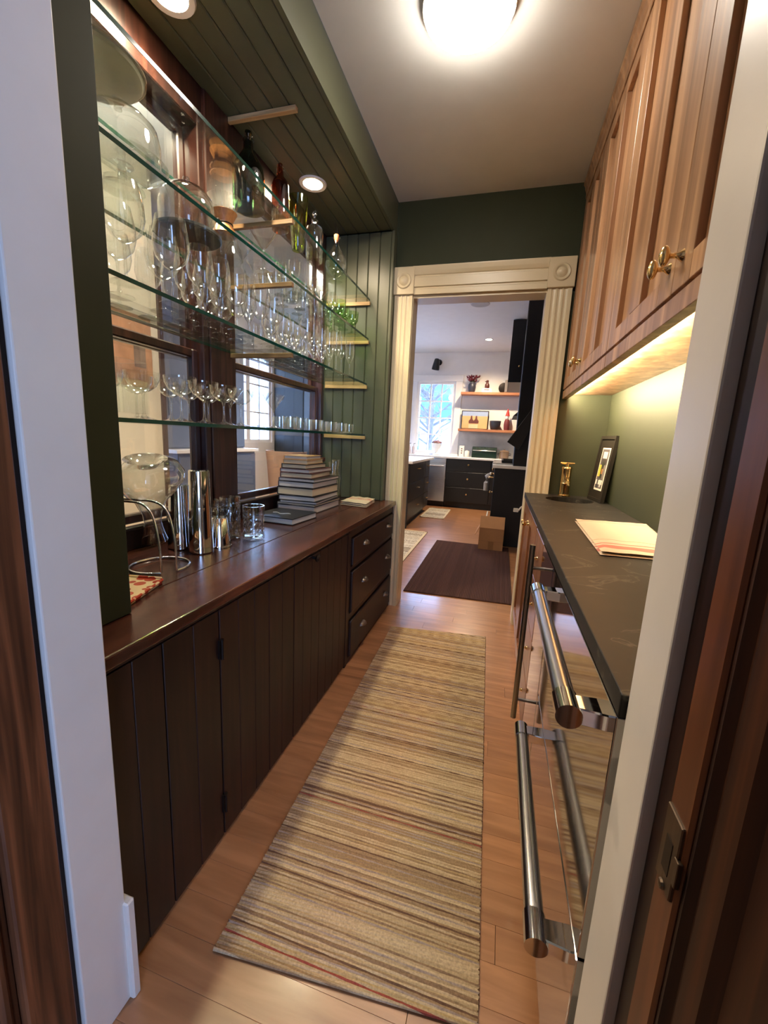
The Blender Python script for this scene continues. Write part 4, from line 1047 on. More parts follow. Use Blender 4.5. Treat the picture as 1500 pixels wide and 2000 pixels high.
bx(RX + .006, 0.595, 1.840, 2.240, 0.0, 0.878).build('carcass', BASEW, t)
bx(RX + .006, 0.595, 2.242, YF - .036, 0.0, 0.755).build('carcass', BASEW, t)
bx(RX + .006, RX + .024, 2.242, YF - .036, 0.755, 0.878).build('top_rail', BASEW, t)
def panel_door(par, y0, y1, z0, z1, x, mat, st=.06, cols=1, depth=.010, th=.018, rail=None):
    rail = rail or st
    d = bx(x + depth, x + th, y0 + .002, y1 - .002, z0 + .002, z1 - .002).build('door', mat, par)
    bx(x, x + th - .001, y0, y0 + st, z0, z1).build('stile', mat, d, bevel=0.0012)
    bx(x, x + th - .001, y1 - st, y1, z0, z1).build('stile', mat, d, bevel=0.0012)
    bx(x, x + th - .001, y0 + st, y1 - st, z0, z0 + rail).build('rail', mat, d, bevel=0.0012)
    bx(x, x + th - .001, y0 + st, y1 - st, z1 - rail * 1.1, z1).build('rail', mat, d, bevel=0.0012)
    if cols == 2:
        c_ = (y0 + y1) / 2
        bx(x, x + th - .001, c_ - st / 2, c_ + st / 2, z0 + rail, z1 - rail * 1.1).build('mullion', mat, d, bevel=0.0012)
    return d
d = panel_door(t, 1.843, 2.295, 0.10, 0.872, RX - .012, BASEW)
d2 = panel_door(t, 2.299, YF - .038, 0.10, 0.872, RX - .012, BASEW)
knob(d, RX - .012, 2.265, .80); knob(d2, RX - .012, 2.335, .80)

# ================================================================== UPPER WALNUT CABINETS
UX = 0.330
def upper(y0, y1, label, split, kn):
    t = thing('wall_cabinet', label, 'cabinet', ((UX + XR) / 2, (y0 + y1) / 2, 1.502), 'walnut wall cabinets')
    bx(UX + .0192, XR - .002, y0, y1, 1.5495, ZC - .003).box(UX + .034, XR - .002, y0, y1, 1.530, 1.5495).build('carcass', WALNUT, t)
    bx(UX, UX + .030, y0, y1, 1.502, 1.549).build('light_rail', WALNUT, t, bevel=0.0015)
    bx(UX - .004, UX + .018, y0, y1, 2.600, ZC - .003).build('frieze', WALNUT, t, bevel=0.0015)
    MB().prism([(UX - .004, 2.63), (UX - .010, 2.645), (UX - .013, 2.66), (UX - .020, 2.672), (UX - .020, ZC - .002), (UX - .004, ZC - .002)], 'Y', y0, y1).build('crown', WALNUT, t)
    for i, (a, b) in enumerate(((y0 + .001, split - .0012), (split + .0012, y1 - .001))):
        d = panel_door(t, a, b, 1.558, 2.597, UX, WALNUT, st=.092, cols=2, depth=.0165, th=.0185, rail=.055)
        yk = b - .035 if i == 0 else a + .035
        Mk = Matrix(((0, 0, -1), (0, 1, 0), (1, 0, 0)))
        MB().lathe([(0, 0), (.013, 0), (.010, .004), (.0055, .010), (.005, .022), (.009, .028)], (UX, yk, kn), 16, Mk).build('knob_stem', BRASS, d, smooth=True)
        MB().ellipsoid((UX - .034, yk, kn), .011, .013, .021).build('knob', BRASS, d, smooth=True)
upper(YN + .003, 1.698, 'near walnut wall cabinet with paired brass knobs over the stone counter', 1.112, 1.625)
upper(1.702, YF - .004, 'far walnut wall cabinet beside the cream door casing', 2.290, 1.632)
# under-cabinet light strip
t = thing('light_strip', 'warm under-cabinet light strip behind the walnut light rail', 'light strip', (UX + .04, 1.66, 1.522))
bx(UX + .0305, UX + .0335, 0.62, YF - .03, 1.506, 1.529).build('channel', CERAM, t)
MB().add([(UX + .0338, 0.63, 1.508), (UX + .0338, YF - .035, 1.508), (UX + .0350, YF - .035, 1.5265), (UX + .0350, 0.63, 1.5265)], [(0, 1, 2, 3)]).build('diffuser', emit('strip_glow', (1.0, 0.82, 0.54), 270.0), t)
# switch plates at the end of the beadboard
for i, z in enumerate((1.203, 1.025)):
    t = thing('switch_plate', ('upper' if i == 0 else 'lower') + ' ivory wall plate squeezed between beadboard and door casing', 'wall plate', (-0.80, YF, z), 'ivory wall plates')
    bx(-0.835, -0.765, YF - .007, YF - .001, z - .058, z + .058).build('plate', PLATE, t, bevel=0.002)
    bx(-0.808, -0.775, YF - .010, YF - .0065, z - .032, z + .032).build('rocker', PLATE, t, bevel=0.001)

# ================================================================== RUNNER
def runner():
    NL, NR, FR_, FL = Vector((-0.545, 0.644)), Vector((0.066, 0.695)), Vector((0.015, 2.509)), Vector((-0.581, 2.428))
    t = thing('runner_rug', 'long flat-woven runner with tan, brown and red stripes on the wooden floor', 'rug', (-0.26, 1.57, 0))
    ribs = 200; nx = 24; vs = []; fs = []
    def P(u, v): return NL * (1 - u) * (1 - v) + NR * u * (1 - v) + FR_ * u * v + FL * (1 - u) * v
    rowsN = ribs * 3
    for j in range(rowsN + 1):
        v = j / rowsN; h = .006 + .0022 * (math.sin(math.pi * j / 3.0) ** 2)
        wob = .0035 * math.sin(j * 2.1) * random.random()
        for i in range(nx + 1):
            u = i / nx; p = P(u, v)
            if i in (0, nx): p = p + Vector((wob, 0))
            vs.append((p.x, p.y, .001 + h + random.uniform(-.0004, .0004)))
    for j in range(rowsN):
        for i in range(nx):
            a = j * (nx + 1) + i; fs.append((a, a + 1, a + nx + 2, a + nx + 1))
    N0 = len(vs)
    edge = [i for i in range(nx + 1)] + [j * (nx + 1) + nx for j in range(1, rowsN + 1)] + [rowsN * (nx + 1) + i for i in range(nx - 1, -1, -1)] + [j * (nx + 1) for j in range(rowsN - 1, 0, -1)]
    for e in edge: vs.append((vs[e][0], vs[e][1], .0006))
    n = len(edge)
    for k_ in range(n):
        k2 = (k_ + 1) % n; fs.append((edge[k_], N0 + k_, N0 + k2, edge[k2]))
    MB().add(vs, fs).build('weave', RUNNER, t, smooth=True)
    pts = [NL, NR]
    MB().tube([(NL.x + (NR.x - NL.x) * i / 30, NL.y + (NR.y - NL.y) * i / 30 - .001, .0055) for i in range(31)], .0045, 8).build('bound_end', RUNNER, t, smooth=True)
runner()

# ================================================================== KITCHEN BEYOND THE DOORWAY
t = thing('brown_mat', 'large dark brown ribbed mat on the floor past the doorway', 'mat', (-0.235, 4.0, 0))
m = MB(); vs = []; fs = []; nc = 66
for i in range(nc * 2 + 1):
    x = -0.66 + 0.85 * i / (nc * 2); h = .008 + (.003 if i % 2 else 0)
    vs += [(x, 3.09 + .04 * (x + .66), h), (x, 4.91, h), (x, 3.09 + .04 * (x + .66), .0005), (x, 4.91, .0005)]
for i in range(nc * 2):
    a = i * 4; fs += [(a, a + 4, a + 5, a + 1), (a, a + 2, a + 6, a + 4), (a + 1, a + 5, a + 7, a + 3)]
fs += [(0, 1, 3, 2), (nc * 8, nc * 8 + 2, nc * 8 + 3, nc * 8 + 1)]
m.add(vs, fs).build('ribbed_top', MATB, t)
BORD = plain('pale_rug_border', srgb(196, 178, 150), 0.95)
for nm, lb_, (x0, x1, y0, y1) in (('kitchen_rug', 'pale patterned rug beside the island at the left of the brown mat', (-1.85, -0.845, 3.60, 5.30)), ('kitchen_rug', 'small pale rug in front of the dishwasher', (-1.16, -0.77, 6.35, 7.33))):
    t = thing(nm, lb_, 'rug', ((x0 + x1) / 2, (y0 + y1) / 2, 0))
    bx(x0, x1, y0, y1, .0005, .006).build('field', RUGK, t)
    MB().box(x1 - .03, x1, y0, y1, .006, .009).box(x0, x1, y0, y0 + .03, .006, .009).box(x0, x1, y1 - .03, y1, .006, .009).box(x0, x0 + .03, y0, y1, .006, .009).build('border', BORD, t)

# cardboard box with open flaps
t = thing('cardboard_box', 'brown cardboard box with an open flap on the kitchen floor', 'box', (-0.02, 4.86, 0))
bx(-0.155, 0.118, 4.71, 4.725, .012, .262).build('front_side', CARD, t)
bx(-0.155, 0.118, 4.985, 5.0, .012, .262).build('back_side', CARD, t)
bx(-0.155, -0.140, 4.725, 4.985, .012, .262).build('end_side', CARD, t)
bx(0.103, 0.118, 4.725, 4.985, .012, .262).build('end_side', CARD, t)
bx(-0.155, 0.118, 4.71, 5.0, .0095, .0118).build('bottom', CARD, t)
MB().add([(-0.155, 4.712, .262), (0.118, 4.712, .262), (0.118, 4.80, .385), (-0.155, 4.80, .385), (-0.155, 4.718, .262), (0.118, 4.718, .262), (0.118, 4.806, .385), (-0.155, 4.806, .385)], [(0, 1, 2, 3), (7, 6, 5, 4), (0, 4, 5, 1), (1, 5, 6, 2), (2, 6, 7, 3), (3, 7, 4, 0)]).build('flap', CARD, t)
MB().add([(-0.155, 4.73, .262), (-0.155, 4.98, .262), (-0.20, 4.98, .16), (-0.20, 4.73, .16), (-0.159, 4.73, .264), (-0.159, 4.98, .264), (-0.204, 4.98, .162), (-0.204, 4.73, .162)], [(0, 1, 2, 3), (7, 6, 5, 4), (0, 4, 5, 1), (1, 5, 6, 2), (2, 6, 7, 3), (3, 7, 4, 0)]).build('flap', CARD, t)
bx(-0.045, 0.015, 4.7085, 4.7100, .012, .11).build('tape', TAPE, t)
bx(-0.155, 0.118, 4.7090, 4.7100, .108, .112).build('seam_line', TAPE, t)

# right-hand run: near cabinet, range, white counter
RXK = -0.055
t = thing('black_end_cabinet', 'black base cabinet whose end panel faces the doorway behind the cardboard box', 'cabinet', (0.5, 5.0, 0))
bx(RXK + .02, 1.38, 5.02, 5.16, 0.0, .930).build('carcass', NAVY, t)
bx(RXK + .004, 1.38, 5.005, 5.02, 0.0, .930).build('end_panel', NAVY, t, bevel=0.002)
d = bx(RXK, RXK + .019, 5.022, 5.158, .10, .925).build('door', NAVY, t, bevel=0.002)
for zz in (.86, .64, .30): knob(d, RXK, 5.06, zz, 1.1)
t = thing('white_counter', 'white stone counter slab beside the range', 'counter top', (0.6, 5.0, .932))
bx(RXK - .025, 1.39, 4.99, 5.165, .932, .968).build('slab', WHITEST, t, bevel=0.003)
t = thing('kitchen_range', 'black range with brass fittings and pale handles beyond the white counter', 'range', (0.5, 5.6, 0))
bx(RXK + .01, 1.38, 5.172, 6.08, .09, .955).build('body', BLACKM, t)
bx(RXK + .06, 1.38, 5.172, 6.08, 0, .088).build('toe_kick', BLACKM, t)
bx(RXK - .03, 0.75, 5.172, 6.08, .955, .985).build('cooktop', STEEL, t, bevel=0.003)
g = MB()
for yy in (5.30, 5.50, 5.72, 5.94):
    g.box(0.02, 0.55, yy - .006, yy + .006, .985, 1.018)
for xx in (0.03, 0.28, 0.54): g.box(xx - .006, xx + .006, 5.24, 6.0, 1.006, 1.018)
g.build('grate', BLACKM, t)
dd = bx(RXK - .004, RXK + .010, 5.20, 6.05, .30, .84).build('oven_door', BLACKM, t, bevel=0.003)
MB().tube([(RXK - .06, 5.24, .80), (RXK - .06, 6.02, .80)], .012, 12).build('handle', CERAM, dd, smooth=True)
for yy in (5.27, 5.99): MB().tube([(RXK - .06, yy, .80), (RXK - .002, yy, .80)], .007, 8).build('handle_post', BRASS, dd, smooth=True)
d3 = bx(RXK - .004, RXK + .010, 5.20, 6.05, .10, .28).build('drawer', BLACKM, t, bevel=0.003)
MB().tube([(RXK - .05, 5.24, .24), (RXK - .05, 6.02, .24)], .010, 12).build('handle', CERAM, d3, smooth=True)
for yy in (5.27, 5.99): MB().tube([(RXK - .05, yy, .24), (RXK - .002, yy, .24)], .006, 8).build('handle_post', BRASS, d3, smooth=True)
for yy in (5.30, 5.48, 5.66, 5.84, 5.97): knob(t, RXK + .010, yy, .90, 1.2, 'burner_knob')
t = thing('hanging_towel', 'pale grey towel hanging over the range handle', 'towel', (RXK - .09, 5.36, .55))
MB().tube([(RXK - .088, 5.36, .62), (RXK - .090, 5.36, .72), (RXK - .086, 5.36, .80), (RXK - .06, 5.36, .832)], [.03, .032, .03, .018], 10).build('cloth', plain('grey_towel', srgb(168, 168, 172), 0.95), t, smooth=True)
t = thing('power_plug', 'white power plug and cord on the side of the black end cabinet', 'plug', (0.235, 5.0, .45))
bx(0.205, 0.262, 4.975, 5.004, .432, .478).build('plug_body', CERAM, t, bevel=0.004)
MB().tube([(0.262, 4.985, .455), (0.29, 4.975, .50), (0.33, 4.98, .52), (0.37, 4.99, .42), (0.38, 4.995, .25)], .010, 8).build('cord', CERAM, t, smooth=True)
# upper right: tall hood chimney, far wall cabinet, tilted hood visor
t = thing('tall_black_cabinet', 'tall black cabinet standing on the white counter at the kitchen doorway edge', 'cabinet', (0.7, 5.1, .97))
bx(0.15, 1.38, 5.00, 5.16, .969, Kz - .01).build('carcass', NAVY, t, bevel=0.002)
bx(0.145, 0.149, 5.01, 5.155, 1.00, Kz - .03).build('door', NAVY, t)
t = thing('range_hood', 'black range hood with a slanted visor above the range', 'range hood', (0.7, 5.6, 1.2))
MB().prism([(0.055, 1.24), (0.19, 1.16), (0.34, 1.52), (0.34, 1.70)], 'Y', 4.86, 4.885).build('visor', plain('soft_black_visor', srgb(24, 24, 24), 0.6), t, bevel=0.003)
MB().prism([(0.10, 1.55), (1.38, 1.55), (1.38, 2.2), (0.75, 2.2)], 'Y', 5.20, 6.05).build('canopy', NAVY, t)
bx(0.75, 1.38, 5.35, 5.9, 2.2, Kz - .01).build('chimney', NAVY, t)
t = thing('black_wall_cabinet', 'black wall cabinet with a small knob between the hood and the oak shelves', 'cabinet', (0.6, 6.9, 2.06))
bx(0.0, 1.38, 6.12, 6.20, 2.06, Kz - .01).build('side_panel', NAVY, t)
bx(0.02, 1.38, 6.20, 7.3, 2.06, Kz - .01).build('carcass', NAVY, t)
d = bx(0.0, 0.019, 6.21, 6.74, 2.07, Kz - .05).build('door', NAVY, t, bevel=0.002)
d = bx(0.0, 0.019, 6.75, 7.29, 2.07, Kz - .05).build('door', NAVY, t, bevel=0.002)
MB().lathe([(0, 0), (.012, 0), (.006, .01), (.013, .025), (0, .034)], (0.13, 6.12, 2.27), 14, Matrix(((1, 0, 0), (0, 0, -1), (0, 1, 0)))).build('knob', BRASS, t, smooth=True)

# back run: dishwasher, drawers, counter
BY = 7.590
t = thing('dishwasher', 'stainless steel dishwasher under the kitchen window counter', 'dishwasher', (-1.13, 7.9, 0))
bx(-1.300, -0.955, BY + .012, 8.19, .10, .905).build('body', STEELK, t)
bx(-1.300, -0.955, BY + .06, 8.19, 0, .098).build('toe_kick', NAVY, t)
d = bx(-1.298, -0.957, BY - .010, BY + .011, .12, .80).build('door', STEELK, t, bevel=0.004)
bx(-1.298, -0.957, BY - .010, BY + .011, .81, .900).build('control_panel', STEELK, t, bevel=0.003)
MB().tube([(-1.27, BY - .04, .765), (-0.985, BY - .04, .765)], .010, 10).build('handle', STEELK, d, smooth=True)
t = thing('black_drawer_cabinet', 'black three-drawer cabinet with brass knobs beside the dishwasher', 'drawers', (-0.5, 7.9, 0))
bx(-0.95, 0.5, BY + .022, 8.19, .10, .905).build('carcass', NAVY, t)
bx(-0.95, 0.5, BY + .07, 8.19, 0, .098).build('toe_kick', NAVY, t)
for za, zb in ((.115, .385), (.392, .672), (.679, .898)):
    d = bx(-0.945, -0.15, BY, BY + .020, za, zb).build('drawer', NAVY, t, bevel=0.003)
    MB().lathe([(0, 0), (.012, 0), (.007, .006), (.007, .016), (.018, .024), (.016, .032), (0, .034)], (-0.545, BY, (za + zb) / 2 + .02), 16, Matrix(((1, 0, 0), (0, 0, -1), (0, 1, 0)))).build('knob', BRASS, d, smooth=True)
bx(-0.145, 0.5, BY, BY + .020, .115, .898).build('filler_panel', NAVY, t, bevel=0.003)
t = thing('black_sink_cabinet', 'black base cabinet left of the dishwasher behind the island', 'cabinet', (-2.2, 7.9, 0))
bx(-3.2, -1.305, BY + .022, 8.19, .10, .905).build('carcass', NAVY, t)
bx(-3.2, -1.305, BY + .07, 8.19, 0, .098).build('toe_kick', NAVY, t)
for a in (-3.19, -2.56, -1.93): bx(a, a + .615, BY, BY + .020, .115, .898).build('door', NAVY, t, bevel=0.003)
t = thing('window_counter', 'long white counter slab under the kitchen window', 'counter top', (-1.3, 7.88, .907))
bx(-3.2, 0.5, BY - .03, 8.16, .907, .940).build('slab', WHITEST, t, bevel=0.003)

# island
t = thing('kitchen_island', 'black kitchen island with drawers along its aisle side', 'island', (-1.7, 6.2, 0))
bx(-2.3, -1.185, 5.42, 7.05, .09, .895).build('carcass', NAVY, t)
bx(-2.26, -1.23, 5.46, 7.0, 0, .088).build('toe_kick', NAVY, t)
bx(-2.3, -1.165, 5.40, 5.42, 0.0, .895).build('end_panel', NAVY, t, bevel=0.002)
for j, (ya, yb) in enumerate(((5.43, 6.62), (6.63, 7.04))):
    for za, zb in ((.10, .345), (.352, .605), (.612, .885)):
        d = bx(-1.183, -1.165, ya, yb, za, zb).build('drawer', NAVY, t, bevel=0.002)
        yc = (ya + yb) / 2; zc = zb - .09
        MB().tube([(-1.165, yc - .04, zc), (-1.130, yc - .04, zc), (-1.130, yc + .04, zc), (-1.165, yc + .04, zc)], .005, 8).build('pull', BRASS, d)
t = thing('island_counter', 'white stone slab on top of the black island', 'counter top', (-1.7, 6.2, .897))
bx(-2.35, -1.11, 5.33, 7.1, .897, .932).build('slab', WHITEST, t, bevel=0.003)

# oak shelves on the back wall and what stands on them
for i, (z, lb_) in enumerate(((2.135, 'upper oak shelf on the kitchen back wall beside the window'), (1.465, 'lower oak shelf on the kitchen back wall beside the window'))):
    t = thing('oak_shelf', lb_, 'shelf', (-0.3, 8.1, z), 'kitchen oak shelves')
    bx(-0.822, 0.42, 7.95, 8.183, z - .045, z).build('board', SHELFW, t, bevel=0.003)
    bx(-0.822, 0.42, 8.183, 8.199, z - .035, z - .01).build('wall_cleat', SHELFW, t)
z2, z1 = 2.1355, 1.4655
t = thing('dark_vase', 'dark round vase holding maroon flowers on the upper oak shelf', 'vase', (-0.635, 8.06, z2))
MB().lathe([(0, .0), (.05, 0), (.062, .03), (.072, .09), (.070, .14), (.05, .17), (.045, .18)], (-0.635, 8.06, z2), 20).build('body', plain('dark_blue_ceramic', srgb(52, 52, 62), 0.4), t, smooth=True)
FLW = plain('maroon_petals', srgb(112, 36, 48), 0.7, mottle=0.25)
fb = thing('flower_bunch', 'bunch of maroon flowers in the dark vase', 'flowers', (-0.635, 8.06, z2 + .17))
for i in range(9):
    a = i * 2.4; rr = .02 + .055 * (i / 9); zz = z2 + .235 + .04 * math.sin(i * 1.7)
    px, py = -0.635 + rr * math.cos(a) * 1.3, 8.06 + rr * math.sin(a) * .7
    MB().tube([(-0.635 + .01 * math.cos(a), 8.06 + .01 * math.sin(a), z2 + .12), (px, py, zz)], .003, 5).build('stalk', plain('green_stalk', srgb(60, 80, 50), 0.7) if i == 0 else MATS['green_stalk'], fb)
    m = MB()
    for p in range(5):
        b = p * 2 * math.pi / 5 + i
        tip = (px + .075 * math.cos(b), py + .05 * math.sin(b), zz + .05); s1 = (px + .045 * math.cos(b + .6), py + .03 * math.sin(b + .6), zz + .005); s2 = (px + .045 * math.cos(b - .6), py + .03 * math.sin(b - .6), zz + .005)
        m.add([(px, py, zz - .012), s1, tip, s2, (px, py, zz + .012)], [(0, 1, 2, 3), (4, 3, 2, 1), (0, 3, 4), (0, 4, 1)])
    m.build('blossom', FLW, fb)
t = thing('kitchen_scale', 'small white kitchen scale on the upper oak shelf', 'scale', (-0.37, 8.06, z2))
MB().prism([(-0.46, z2), (-0.26, z2), (-0.285, z2 + .075), (-0.435, z2 + .075)], 'Y', 8.0, 8.12).build('body', CERAM, t, bevel=0.004)
bx(-0.405, -0.315, 7.996, 8.0, z2 + .045, z2 + .055).build('dial_slot', IRON, t)
t = thing('brown_figurine', 'small dark brown bird-like figurine standing on the white scale', 'figurine', (-0.36, 8.06, z2 + .076))
MB().lathe([(0, 0), (.035, 0), (.042, .03), (.040, .07), (.022, .10), (.02, .115), (.026, .13), (.018, .148), (0, .152)], (-0.36, 8.06, z2 + .076), 14).build('body', plain('brown_glaze', srgb(84, 38, 30), 0.35), t, smooth=True)
MB().lathe([(.012, 0), (.007, .02), (0, .04)], (-0.36 - .015, 8.06, z2 + .20), 8, Matrix(((0, 0, -1), (0, 1, 0), (1, 0, 0)))).build('beak', MATS['brown_glaze'], t)
t = thing('grey_radio', 'grey box-shaped radio on the upper oak shelf', 'radio', (0.05, 8.05, z2))
bx(-0.045, 0.165, 7.99, 8.12, z2 + .004, z2 + .225).build('case', plain('radio_grey', srgb(128, 118, 112), 0.4), t, bevel=0.008)
for j in range(3): bx(0.09, 0.168, 7.984, 7.99, z2 + .05 + j * .055, z2 + .085 + j * .055).build('vent_slot', IRON, t)
MB().lathe([(0, .002), (.085, 0), (.095, .008), (.085, .012), (0, .010)], (-0.06, 8.15, z2 + .10), 20, Matrix(((1, 0, 0), (0, 0, -1), (0, 1, 0)))).build('round_disc', IRON, t, smooth=True)
t = thing('framed_photo', 'wide dark framed photograph on the lower oak shelf', 'picture', (-0.53, 8.13, z1))
bx(-0.79, -0.285, 8.12, 8.14, z1, z1 + .345).build('frame', IRON, t, bevel=0.003)
bx(-0.775, -0.30, 8.116, 8.12, z1 + .015, z1 + .33).build('print_sky', plain('print_blue', srgb(160, 176, 206), 0.5), t)
bx(-0.775, -0.30, 8.114, 8.116, z1 + .015, z1 + .245).build('print_wall', plain('print_ochre', srgb(214, 176, 122), 0.5), t)
bx(-0.645, -0.475, 8.112, 8.114, z1 + .015, z1 + .09).build('print_stand', plain('print_tan', srgb(226, 200, 160), 0.5), t)
PB = plain('print_brown', srgb(104, 56, 48), 0.5)
for xx in (-0.60, -0.51):
    MB().prism([(xx - .045, z1 + .11), (xx + .045, z1 + .11), (xx + .05, z1 + .15), (xx + .02, z1 + .19), (xx + .012, z1 + .25), (xx - .012, z1 + .25), (xx - .02, z1 + .19), (xx - .05, z1 + .15)], 'Y', 8.110, 8.114).build('print_shape', PB, t)
t = thing('dark_bowl', 'deep dark bowl on the lower oak shelf', 'bowl', (-0.155, 8.06, z1))
MB().lathe([(0, 0), (.06, 0), (.08, .02), (.098, .09), (.105, .165), (.098, .165), (.088, .09), (.07, .03), (0, .02)], (-0.155, 8.06, z1), 24).build('body', plain('dark_bowl_glaze', srgb(50, 50, 58), 0.4), t, smooth=True)
t = thing('christmas_figurine', 'small bearded figurine in a red pointed hat on the lower oak shelf', 'figurine', (0.055, 8.06, z1))
MB().lathe([(0, 0), (.045, 0), (.05, .03), (.055, .10), (.05, .16), (.035, .20), (0, .205)], (0.055, 8.06, z1), 14).build('robe', plain('dark_red_robe', srgb(110, 44, 44), 0.6), t, smooth=True)
MB().ellipsoid((0.05, 8.055, z1 + .235), .035, .033, .045).build('bearded_head', CERAM, t, smooth=True)
MB().lathe([(.042, .26), (.036, .275), (.022, .33), (.008, .385), (0, .395)], (0.055, 8.06, z1), 12, Matrix.Identity(3)).build('hat', plain('red_hat', srgb(186, 44, 36), 0.6), t, smooth=True)
# counter things by the window
KZ = .9405
t = thing('white_urn', 'white footed urn planter in front of the kitchen window', 'urn', (-1.205, 7.95, KZ))
MB().lathe([(0, 0), (.075, 0), (.075, .015), (.035, .03), (.025, .06), (.05, .10), (.085, .16), (.10, .215), (.115, .225), (.105, .228), (.09, .21), (0, .205)], (-1.205, 7.95, KZ), 24).build('body', CERAM, t, smooth=True)
t = thing('urn_flowers', 'clump of pinkish dried flowers in the white urn', 'flowers', (-1.205, 7.95, KZ + .21))
DRY = plain('dried_petals', srgb(150, 112, 108), 0.8, mottle=0.3)
for i in range(12):
    a = i * 2.4; rr = .085 * math.sqrt((i + .5) / 12)
    MB().ellipsoid((-1.205 + rr * math.cos(a), 7.95 + rr * math.sin(a), KZ + .235 + .03 * math.cos(rr * 18)), .03, .03, .024, 8, 5).build('flower_head', DRY, t, smooth=True)
tr = thing('soap_tray', 'small white tray under two soap bottles at the kitchen window', 'tray', (-1.69, 7.9, KZ))
bx(-1.77, -1.60, 7.85, 7.95, KZ, KZ + .012).build('tray_plate', CERAM, tr, bevel=0.003)
for i, xx in enumerate((-1.73, -1.645)):
    t = thing('soap_bottle', ('left' if i == 0 else 'right') + ' of two pump soap bottles on the small white tray', 'soap bottle', (xx, 7.9, KZ + .0125), 'soap bottles at the window')
    MB().lathe([(0, 0), (.03, 0), (.032, .01), (.032, .12), (.02, .14), (.01, .145)], (xx, 7.9, KZ + .0125), 14).build('body', plain('soap_clear', srgb(196, 180, 176), 0.3) if i == 0 else MATS['soap_clear'], t, smooth=True)
    MB().tube([(xx, 7.9, KZ + .15), (xx, 7.9, KZ + .20), (xx + .03, 7.9, KZ + .205)], .006, 6).build('pump', IRON, t)
t = thing('paper_towel_box', 'tall white patterned tissue box on the kitchen counter', 'box', (-0.72, 7.95, KZ))
bx(-0.765, -0.675, 7.90, 7.99, KZ, KZ + .205).build('carton', CERAM, t, bevel=0.003)
for zz in (.07, .11, .15): bx(-0.73, -0.705, 7.8985, 7.90, KZ + zz - .010, KZ + zz + .010).build('print_mark', PB, t)
t = thing('white_canister', 'short white canister beside the green bread box', 'canister', (-0.62, 7.93, KZ))
MB().lathe([(0, 0), (.042, 0), (.046, .006), (.046, .10), (.040, .112), (.012, .118), (.012, .128), (0, .13)], (-0.62, 7.93, KZ), 20).build('body', CERAM, t, smooth=True)
bb = thing('bread_box', 'dark green rounded bread box with a steel bar on the kitchen counter', 'bread box', (-0.30, 7.98, KZ))
pr = [(7.87, KZ), (8.10, KZ), (8.10, KZ + .19), (8.0, KZ + .205), (7.92, KZ + .19), (7.88, KZ + .15), (7.87, KZ + .08)]
MB().prism(pr, 'X', -0.525, -0.075).build('body', plain('dark_green_enamel', srgb(26, 44, 36), 0.2), bb, bevel=0.004)
MB().tube([(-0.51, 7.862, KZ + .135), (-0.09, 7.862, KZ + .135)], .008, 10).build('handle_bar', CHROME, bb, smooth=True)
t = thing('stock_pot', 'brown stock pot on the counter beside the bread box', 'pot', (0.06, 7.95, KZ))
MB().lathe([(0, 0), (.075, 0), (.085, .01), (.085, .13), (.09, .135), (.07, .15), (.015, .16), (.015, .175), (0, .178)], (0.06, 7.95, KZ), 22).build('body', plain('pot_brown', srgb(128, 104, 84), 0.3), t, smooth=True)
for s in (-1, 1): MB().tube([(0.06 + s * .083, 7.95, KZ + .10), (0.06 + s * .115, 7.95, KZ + .10), (0.06 + s * .115, 7.95, KZ + .07), (0.06 + s * .083, 7.95, KZ + .07)], .006, 6).build('loop_handle', IRON, t)
# sconce, speaker
t = thing('wall_sconce', 'black gooseneck sconce on the wall above the kitchen window', 'sconce', (-1.33, 8.19, 2.68))
MB().lathe([(0, 0), (.055, 0), (.055, .012), (.03, .02), (0, .022)], (-1.30, 8.199, 2.70), 18, Matrix(((1, 0, 0), (0, 0, -1), (0, 1, 0)))).build('backplate', BLACKM, t, smooth=True)
MB().tube([(-1.30, 8.19, 2.70), (-1.30, 8.12, 2.73), (-1.305, 8.06, 2.72), (-1.32, 8.03, 2.68)], .014, 10).build('neck', BLACKM, t, smooth=True)
MB().lathe([(.03, .06), (.045, .05), (.055, .0), (.070, -.10), (.072, -.14), (.068, -.14), (.05, .0)], (-1.325, 8.03, 2.68), 20, Matrix.Rotation(.12, 3, 'Y')).build('shade', BLACKM, t, smooth=True)
t = thing('ceiling_speaker', 'round grey speaker grille flush in the kitchen ceiling', 'speaker', (-0.41, 5.44, Kz))
MB().lathe([(0, -.006), (.10, -.006), (.112, -.004), (.115, 0)], (-0.41, 5.44, Kz), 32).build('grille', plain('speaker_grille', srgb(176, 174, 172), 0.8, bump=0.5, bscale=300), t, smooth=True)
# blue-grey hutch and tall cabinet seen through the interior windows, tan chair
t = thing('blue_grey_hutch', 'blue-grey painted hutch with a white ledge seen through the first interior window', 'hutch', (-3.5, 4.4, 0))
bx(-3.84, -3.25, 3.55, 4.95, 0, 0.955).build('base', BLUEGREY, t)
bx(-3.84, -3.21, 3.50, 5.00, 0.957, 0.995).build('ledge', WHITEST, t, bevel=0.003)
bx(-3.84, -3.42, 3.55, 4.95, 0.996, 2.45).build('upper', BLUEGREY, t)
for a in (3.56, 4.03, 4.50):
    d = panel_door(t, a, a + .445, 1.01, 2.43, -3.418, BLUEGREY, st=.05)
    d.location.x += 0
    MB().tube([(-3.395, a + .06, 1.35), (-3.395, a + .06, 1.62)], .006, 8).build('pull', BLACKM, d)
    bx(-3.249, -3.235, a, a + .445, .10, .93).build('lower_door', BLUEGREY, t, bevel=0.004)
t = thing('tall_navy_cupboard', 'tall dark cupboard on the far kitchen wall seen through the second interior window', 'cupboard', (-3.5, 7.0, 0))
bx(-3.84, -3.30, 6.46, 7.55, 0, 2.5).build('carcass', NAVY, t)
